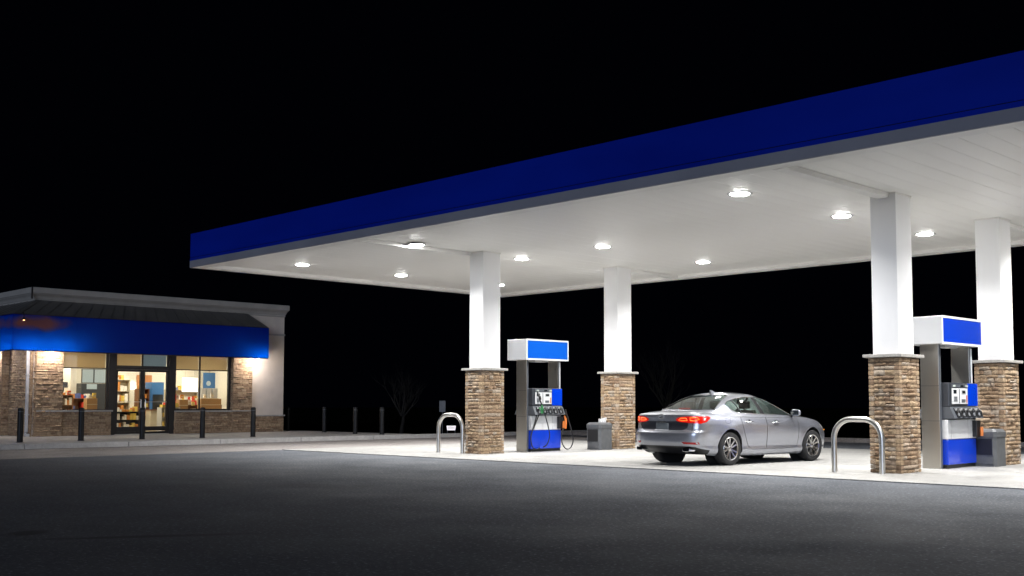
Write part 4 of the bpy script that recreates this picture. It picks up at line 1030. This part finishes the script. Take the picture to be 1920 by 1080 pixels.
# black lower bumper
LB = [(-.74,.385),(-.5,.40),(.5,.40),(.74,.385),(.84,.32),(.92,.20),(.92,.1),(-.92,.1),(-.92,.2),(-.84,.32)]
cut(bb, LB, 'sh', lambda f: f.calc_center_median().y < -.6 and f.calc_center_median().z < .6)
HL = [(3.22,.80),(3.50,.745),(3.9,.68),(3.9,.60),(3.62,.615),(3.42,.68)]
cut(bb, HL, 'fh', lambda f: f.calc_center_median().y > 3.0 and f.normal.z < .8)
bb.normal_update()
cen = lambda f: f.calc_center_median()
for sg in (1,-1):
    fs = [f for f in bb.faces if cen(f).x*sg > 0 and side(f) and inside(RD, cen(f).y, cen(f).z)]
    rd_ = split_out(bb, fs, 'rear_door', 'car_paint', car); 
    bb.normal_update(); fs = [f for f in bb.faces if cen(f).x*sg > 0 and side(f) and inside(FD, cen(f).y, cen(f).z)]
    fd_ = split_out(bb, fs, 'front_door', 'car_paint', car)
    bb.normal_update()
    fs = [f for f in bb.faces if cen(f).x*sg > 0 and rearf(f) and cen(f).y < -.5 and inside(TL, abs(cen(f).x), cen(f).z) and inside(TS, cen(f).y, cen(f).z)]
    tl = split_out(bb, fs, 'tail_lamp', 'lamp_red', car, .006)
    bb.normal_update()
    fs = [f for f in bb.faces if cen(f).x*sg > 0 and cen(f).y > 3.2 and f.normal.z < .85 and inside(HL, cen(f).y, cen(f).z)]
    hl = split_out(bb, fs, 'headlamp', 'lamp_clear', car, .004)
    bb.normal_update()
    # door handles, seams
    for (dr_, hy, hz) in ((rd_,.62,.865),(fd_,1.52,.845)):
        xs_ = .895*sg
        MB().tube([(xs_+.012*sg,hy-.11,hz),(xs_+.036*sg,hy-.06,hz+.004),(xs_+.036*sg,hy+.06,hz+.002),(xs_+.012*sg,hy+.11,hz-.004)], [.010,.015,.015,.010], 8).build('door_handle', 'chrome', dr_, smooth=50)
        MB().lathe([(0,.0),(.045,.002),(.05,.006)], 16, 'X', (xs_-.004, hy, hz)).build('handle_cup', 'car_trim', dr_, smooth=50)
fs = [f for f in bb.faces if cen(f).y < -.7 and f.normal.z < .6 and inside(LR, cen(f).x, cen(f).z)]
split_out(bb, fs, 'trunk_recess', 'recess_paint', car, -.012)
bb.normal_update()
fs = [f for f in bb.faces if cen(f).y < -.6 and cen(f).z < .45 and inside(LB, cen(f).x, cen(f).z)]
split_out(bb, fs, 'lower_bumper', 'car_trim', car, -.008)
me = bpy.data.meshes.new('body'); bb.to_mesh(me)
# seams: thin dark cords laid in the cut lines, following the surface
from mathutils.bvhtree import BVHTree
full = body_mesh(); bvh = BVHTree.FromBMesh(full)
ghb = gh_mesh(); gbvh = BVHTree.FromBMesh(ghb)
def on_side(f, h, sg=1, t=bvh):
    hit = t.ray_cast(Vector((3*sg, f, h)), Vector((-sg,0,0))); return hit[0]
def on_rear(s, h, t=bvh):
    hit = t.ray_cast(Vector((s,-4,h)), Vector((0,1,0))); return hit[0]
def on_top(s, f, t=bvh):
    hit = t.ray_cast(Vector((s,f,4)), Vector((0,0,-1))); return hit[0]
def densify(poly, close=True, st=.05):
    out = []; n = len(poly)
    for i in range(n if close else n-1):
        a, b_ = poly[i], poly[(i+1) % n]; m_ = max(1, int(math.hypot(b_[0]-a[0], b_[1]-a[1])/st))
        for k in range(m_): out.append((a[0]+(b_[0]-a[0])*k/m_, a[1]+(b_[1]-a[1])*k/m_))
    if not close: out.append(poly[-1])
    return out
def cord(poly, fn, r_, m_, name, parent, close=True):
    pts = [fn(a, b_) for a, b_ in densify(poly, close)]; pts = [p for p in pts if p is not None]
    if len(pts) > 2: return MB().tube(pts, r_, 6, close=close).build(name, m_, parent, smooth=60)
body = bpy.data.objects.new('body', me); C.objects.link(body); body.parent = car; me.materials.append(MAT['car_paint'])
me.polygons.foreach_set('use_smooth', [True]*len(me.polygons)); me.set_sharp_from_angle(angle=R(38)); bb.free()
for sg in (1,-1):
    dc = [c for c in car.children if c.name.startswith('rear_door')][0 if sg == 1 else -1]; fc_ = [c for c in car.children if c.name.startswith('front_door')][0 if sg == 1 else -1]
    cord(RD, lambda f,h: on_side(f,h,sg), .0042, 'seam', 'door_seam', dc); cord(FD[1:]+[FD[0]], lambda f,h: on_side(f,h,sg), .0042, 'seam', 'door_seam', fc_)
cord([(-.40,.885),(-.64,.985),(-.70,1.03)], on_rear, .004, 'seam', 'trunk_seam', body, False); cord([(.40,.885),(.64,.985),(.70,1.03)], on_rear, .004, 'seam', 'trunk_seam', body, False)
cord([(-.80,.700),(-.5,.685),(.5,.685),(.80,.700)], on_rear, .004, 'seam', 'bumper_seam', body, False)
cord([(-.70,-1.02),(-.72,-.8),(-.70,-.58)], on_top, .004, 'seam', 'trunk_seam', body, False); cord([(.70,-1.02),(.72,-.8),(.70,-.58)], on_top, .004, 'seam', 'trunk_seam', body, False)
cord([(-.13+.0,.84),(-.02,.84),(.02,.88),(.02,.94),(-.13,.94),(-.15,.90)], on_side, .003, 'seam', 'fuel_flap_seam', body)
cord([(.80,2.36),(.72,2.9),(.62,3.3),(.5,3.55)], on_top, .004, 'seam', 'bonnet_seam', body, False)
# lamp details
for sg in (1,-1):
    tls = [c for c in car.children if c.name.startswith('tail_lamp')]; tl = tls[0 if sg == 1 else 1]
    for (poly, r_) in (([(.42,.912),(.47,.945),(.58,.95),(.60,.90),(.48,.90)],.009), ([(.655,.905),(.655,.955),(.76,.962),(.79,.93),(.74,.895)],.011)):
        cord([(x*sg,y) for x,y in poly], lambda s,h: (lambda p: p+Vector((0,-.008,0)) if p else None)(on_rear(s,h)), r_, 'lamp_glow', 'lamp_ring', tl)
    p = on_side(-.72,.93,sg)
    if p: MB().hexa([(p.x-.02*sg,-.76,.90),(p.x+.010*sg,-.755,.90),(p.x+.012*sg,-.67,.925),(p.x-.02*sg,-.68,.92),(p.x-.02*sg,-.77,.955),(p.x+.008*sg,-.765,.955),(p.x+.008*sg,-.68,.955),(p.x-.02*sg,-.68,.955)]).build('reversing_lens', 'lamp_clear', tl)
    pr = [on_rear(s*sg,h) for s,h in ((.52,.485),(.78,.475),(.80,.43),(.56,.445))]
    if all(pr): 
        tp = [on_rear((.52+.28*i/6)*sg, .485-.01*i/6) for i in range(7)]; bt_ = [on_rear((.56+.24*i/6)*sg, .44-.012*i/6) for i in range(7)]; q_ = MB()
        q_.add([p+Vector((0,-.008,0)) for p in tp]+[p+Vector((0,-.008,0)) for p in bt_]+[p+Vector((0,.01,0)) for p in tp+bt_], [(i,i+1,8+i,7+i) for i in range(6)]+[(i,i+1,15+i,14+i) for i in range(6)]+[(7+i,8+i,22+i,21+i) for i in range(6)])
        q_.build('reflector', 'reflector_red', car)
    # exhaust tips
    ex = MB(); cx_, cz_ = .60*sg, .325
    for (r0_, r1_, mi_, y0_, y1_) in ((1,.80,0,-1.12,-1.0),): 
        ov = lambda k_, y_: [(cx_+ .085*k_*math.copysign(abs(math.cos(a))**.5, math.cos(a)), y_, cz_+.037*k_*math.copysign(abs(math.sin(a))**.5, math.sin(a))) for a in [2*PI*i/20 for i in range(20)]]
        vs = ov(1,-.85)+ov(1,-1.03)+ov(.80,-1.032)+ov(.78,-.93); fs = [(j*20+i, j*20+(i+1) % 20, (j+1)*20+(i+1) % 20, (j+1)*20+i) for j in range(3) for i in range(20)]
        ex.add(vs, fs)
    e_ = ex.build('exhaust_tip', 'chrome', car, smooth=50); q_ = MB(); q_.add([(x,y,z) for x,y,z in ov(.79,-.935)], [tuple(range(20))]); q_.build('exhaust_bore', 'well', e_)
# number plate, badge
pl = on_rear(0,.79); py_ = pl.y if pl else -1.03
MB().box(-.155,.155,py_-.008,py_+.03,.72,.85,bev=.004).build('number_plate', 'plate', car)
MB().box(-.12,.12,py_-.022,py_+.03,.862,.882,bev=.004).build('plate_lamp_bar', 'chrome', car)
bp_ = on_rear(0,.985); by = bp_.y if bp_ else -1.05
em = MB(); em.tube([(.058*math.cos(2*PI*i/28), by-.008, .978+.046*math.sin(2*PI*i/28)) for i in range(28)], .008, 8, close=True)
em.tube(smooth_path([(.04,by-.01,1.0),(.0,by-.014,1.005),(-.03,by-.01,.985),(.0,by-.014,.975),(.03,by-.01,.968),(-.005,by-.014,.95),(-.035,by-.01,.958)]), .006, 6)
em.build('badge', 'chrome', car, smooth=60)
# greenhouse
SG_ALL = [(.115,1.215),(.20,1.10),(.33,1.045),(1.0,1.02),(2.1,.995),(2.36,.99),(2.40,1.005),(2.22,1.085),(1.85,1.235),(1.55,1.325),(1.2,1.368),(.8,1.372),(.5,1.345),(.25,1.285)]
QG = [(.115,1.215),(.20,1.10),(.33,1.045),(.475,1.04),(.36,1.31),(.25,1.285)]
RG = [(.50,1.039),(1.09,1.017),(1.015,1.371),(.8,1.372),(.5,1.345),(.385,1.316)]
FG = [(1.24,1.014),(2.1,.995),(2.36,.99),(2.40,1.005),(2.22,1.085),(1.85,1.235),(1.55,1.325),(1.2,1.368),(1.13,1.3693)]
PIL = SG_ALL
gb = ghb
gside = lambda f: abs(f.normal.x) > .45
for P_ in (SG_ALL, QG, RG, FG): cut(gb, P_, 'fh', gside)
BL = [(-.66,1.115),(.66,1.115),(.60,1.22),(.53,1.33),(.47,1.402),(.40,1.412),(-.40,1.412),(-.47,1.402),(-.53,1.33),(-.60,1.22)]
WS = [(-.68,1.0),(.68,1.0),(.60,1.22),(.53,1.35),(.47,1.41),(-.47,1.41),(-.53,1.35),(-.60,1.22)]
cut(gb, BL, 'sh', lambda f: f.normal.y < -.2 and f.calc_center_median().y < .8); cut(gb, WS, 'sh', lambda f: f.normal.y > .2 and f.calc_center_median().y > 1)
gb.normal_update()
for sg in (1,-1):
    for nm_, P_, in (('quarter_glass',QG),('rear_door_glass',RG),('front_door_glass',FG)):
        fs = [f for f in gb.faces if cen(f).x*sg > 0 and gside(f) and inside(P_, cen(f).y, cen(f).z)]
        split_out(gb, fs, nm_, 'car_glass', car, -.006); gb.normal_update()
    fs = [f for f in gb.faces if cen(f).x*sg > 0 and gside(f) and inside(SG_ALL, cen(f).y, cen(f).z)]
    split_out(gb, fs, 'window_pillar', 'pillar_black', car, -.002); gb.normal_update()
fs = [f for f in gb.faces if f.normal.y < -.2 and cen(f).y < .8 and inside(BL, cen(f).x, cen(f).z)]
split_out(gb, fs, 'rear_window', 'car_glass', car, -.004); gb.normal_update()
fs = [f for f in gb.faces if f.normal.y > .2 and cen(f).y > 1 and inside(WS, cen(f).x, cen(f).z)]
split_out(gb, fs, 'windscreen', 'car_glass', car, -.004); gb.normal_update()
me = bpy.data.meshes.new('roof'); gb.to_mesh(me); me.materials.append(MAT['car_paint'])
me.polygons.foreach_set('use_smooth', [True]*len(me.polygons)); me.set_sharp_from_angle(angle=R(38))
roof = bpy.data.objects.new('roof', me); C.objects.link(roof); roof.parent = car; gb.free()
g2b = gh_mesh(); gbvh = BVHTree.FromBMesh(g2b)
for sg in (1,-1):
    cord(SG_ALL, lambda f,h: on_side(f,h,sg,gbvh), .0085, 'chrome', 'window_trim', roof)
    cord([(.475,1.04),(.36,1.31)], lambda f,h: on_side(f,h,sg,gbvh), .010, 'car_trim', 'window_bar', roof, False)
cord(BL, lambda s,h: on_rear(s,h,gbvh), .009, 'car_trim', 'window_seal', roof); 
# fin antenna
MB().add([(-.022,.50,1.445),(.022,.50,1.445),(.022,.70,1.455),(-.022,.70,1.455),(-.004,.50,1.525),(.004,.50,1.525),(.004,.56,1.515),(-.004,.56,1.515)],
   [(3,2,1,0),(4,5,6,7),(0,1,5,4),(1,2,6,5),(2,3,7,6),(3,0,4,7)]).build('antenna_fin', 'car_paint', roof)
# mirrors
for sg in (1,-1):
    b = bmesh.new(); bmesh.ops.create_icosphere(b, subdivisions=3, radius=1)
    for v in b.verts:
        x, y, z = v.co; q_ = (abs(x)**3+abs(y)**3+abs(z)**3)**(-1/3); v.co = Vector((.115*x*q_, .065*y*q_*(1 if y > 0 else .45), .072*z*q_))+Vector((.975*sg, 2.12, 1.045))
    me = bpy.data.meshes.new('mirror'); b.to_mesh(me); b.free(); me.materials.append(MAT['car_paint']); me.polygons.foreach_set('use_smooth', [True]*len(me.polygons))
    mo = bpy.data.objects.new('mirror', me); C.objects.link(mo); mo.parent = car
    MB().box(.885*sg if sg > 0 else -1.065, 1.065 if sg > 0 else -.885, 2.085, 2.0885, .992, 1.098, bev=.001).build('mirror_glass', 'screen_dark', mo)
    MB().tube([(.80*sg,2.20,.975),(.90*sg,2.16,1.01)], [.035,.028], 8).build('mirror_stalk', 'car_trim', mo)
    p = on_side(3.45,.66,sg)
    if p: MB().box(p.x-.01,p.x+.008,3.38,3.48,.655,.675).build('side_marker', 'amber', car)
# third brake lamp + parcel shelf + seats
MB().box(-.13,.13,-.36,-.30,1.118,1.15,bev=.006).build('high_brake_lamp', 'lamp_red', car)
cab = MB(); cab.box(-.55,.55,-.36,.22,1.06,1.095); cab.build('parcel_shelf', 'headliner', car)
MB().box(-.80,.80,.25,2.5,.30,.34).build('cabin_floor', 'seat', car)
def seat(x, y, wd, back_h, rear):
    s_ = MB().box(x-wd/2,x+wd/2,y,y+.50,.40,.60,bev=.05).build('seat', 'seat', car, smooth=50)
    q_ = MB(); th = .18; ln = .20
    q_.hexa([(x-wd/2,y-.02,.55),(x+wd/2,y-.02,.55),(x+wd/2,y+.12,.55),(x-wd/2,y+.12,.55),(x-wd/2+.04,y-ln,back_h),(x+wd/2-.04,y-ln,back_h),(x+wd/2-.04,y-ln+.10,back_h),(x-wd/2+.04,y-ln+.10,back_h)])
    q_.build('seat_back', 'seat', s_)
    for hx in ((x,) if not rear else (x-.36,x+.36)):
        MB().box(hx-.13,hx+.13,y-ln-.04,y-ln+.06,back_h+.03,back_h+.19,bev=.035).build('headrest', 'seat', s_, smooth=60)
seat(.38,1.35,.50,1.10,False); seat(-.38,1.35,.50,1.10,False); seat(0,.48,1.25,1.08,True)
MB().box(-.72,.72,2.15,2.55,.80,.985,bev=.04).build('dashboard', 'pump_grey', car)
MB().tube([(-.38+.18*math.cos(a),2.02+.05*math.sin(a),.97+.17*math.sin(a)) for a in [2*PI*i/24 for i in range(24)]], .016, 8, close=True).build('steering_wheel', 'pump_black', car)
MB().box(-.12,.12,1.85,1.88,1.30,1.36,bev=.01).build('inner_mirror', 'pump_black', car)
# underbody and wells
MB().box(-.62,.62,-.55,3.3,.22,.50).build('underbody', 'well', car)
for cx_ in (0, WB):
    for sg in (1,-1):
        q_ = MB(); n = 28; vs = []
        for k in range(n+1):
            a = -.25+(PI+.5)*k/n
            for xx in (.55, .865): vs.append((xx*sg, cx_+.40*math.cos(a), WR+.01+.40*math.sin(a)))
        q_.add(vs, [(2*k,2*k+1,2*k+3,2*k+2) for k in range(n)]); 
        q_.add([(.56*sg, cx_+.42*math.cos(2*PI*k/24), WR+.01+.42*math.sin(2*PI*k/24)) for k in range(24)], [tuple(range(24))])
        q_.build('wheel_well', 'well', car)
# wheels
def wheel(x, y, sg, parent):
    ty = MB().lathe([(.225,-.10),(.30,-.112),(.325,-.098),(.335,-.075),(.3365,0),(.335,.075),(.325,.098),(.30,.112),(.228,.10),(.222,.0)], 48, 'X').build('wheel', 'tyre', parent, smooth=50)
    ty.location = (x, y, WR); ty.rotation_euler = (0,0,0 if sg > 0 else PI)
    for rr_ in (.300,.318):
        MB().tube([(.108,rr_*math.cos(2*PI*i/40),rr_*math.sin(2*PI*i/40)) for i in range(40)], .004, 4, close=True).build('tyre_ring', 'tyre', ty) if rr_ > .31 else None
    rm = MB().lathe([(.223,-.09),(.224,.088),(.236,.104),(.232,.108),(.214,.100),(.205,.06),(.205,-.085)], 48, 'X').build('rim', 'rim', ty, smooth=40)
    MB().lathe([(0,-.03),(.20,-.03),(.20,-.02),(0,-.02)], 32, 'X').build('brake_disc', 'disc', ty)
    hub = MB().lathe([(.055,.02),(.055,.070),(.040,.082),(0,.084)], 20, 'X').build('hub', 'rim', ty, smooth=40)
    for k in range(10):
        a = 2*PI*(k//2)/5 + (.255 if k % 2 else -.255) + PI/2
        M_ = Matrix.Rotation(a, 4, 'X'); q_ = MB(); q_.M = M_; a2 = (.05 if k % 2 else -.05)
        q_.hexa([(.035,-.019,.035),(.074,-.017,.04),(.074,.017,.04),(.035,.019,.035),(.050,-.021,.216),(.094,-.017,.214),(.094,.017,.214),(.050,.021,.216)])
        q_.build('spoke', 'rim', ty)
    return ty
for (x, y, sg) in ((.80,0,1),(.80,WB,1),(-.80,0,-1),(-.80,WB,-1)): wheel(x, y, sg, car)
MB().tube([(-.75,0,.33),(.75,0,.33)], .04, 8).build('axle', 'disc', car)
MB().box(-.3,.3,-.72,-.45,.24,.36,bev=.03).build('silencer', 'disc', car)
full.free(); g2b.free()
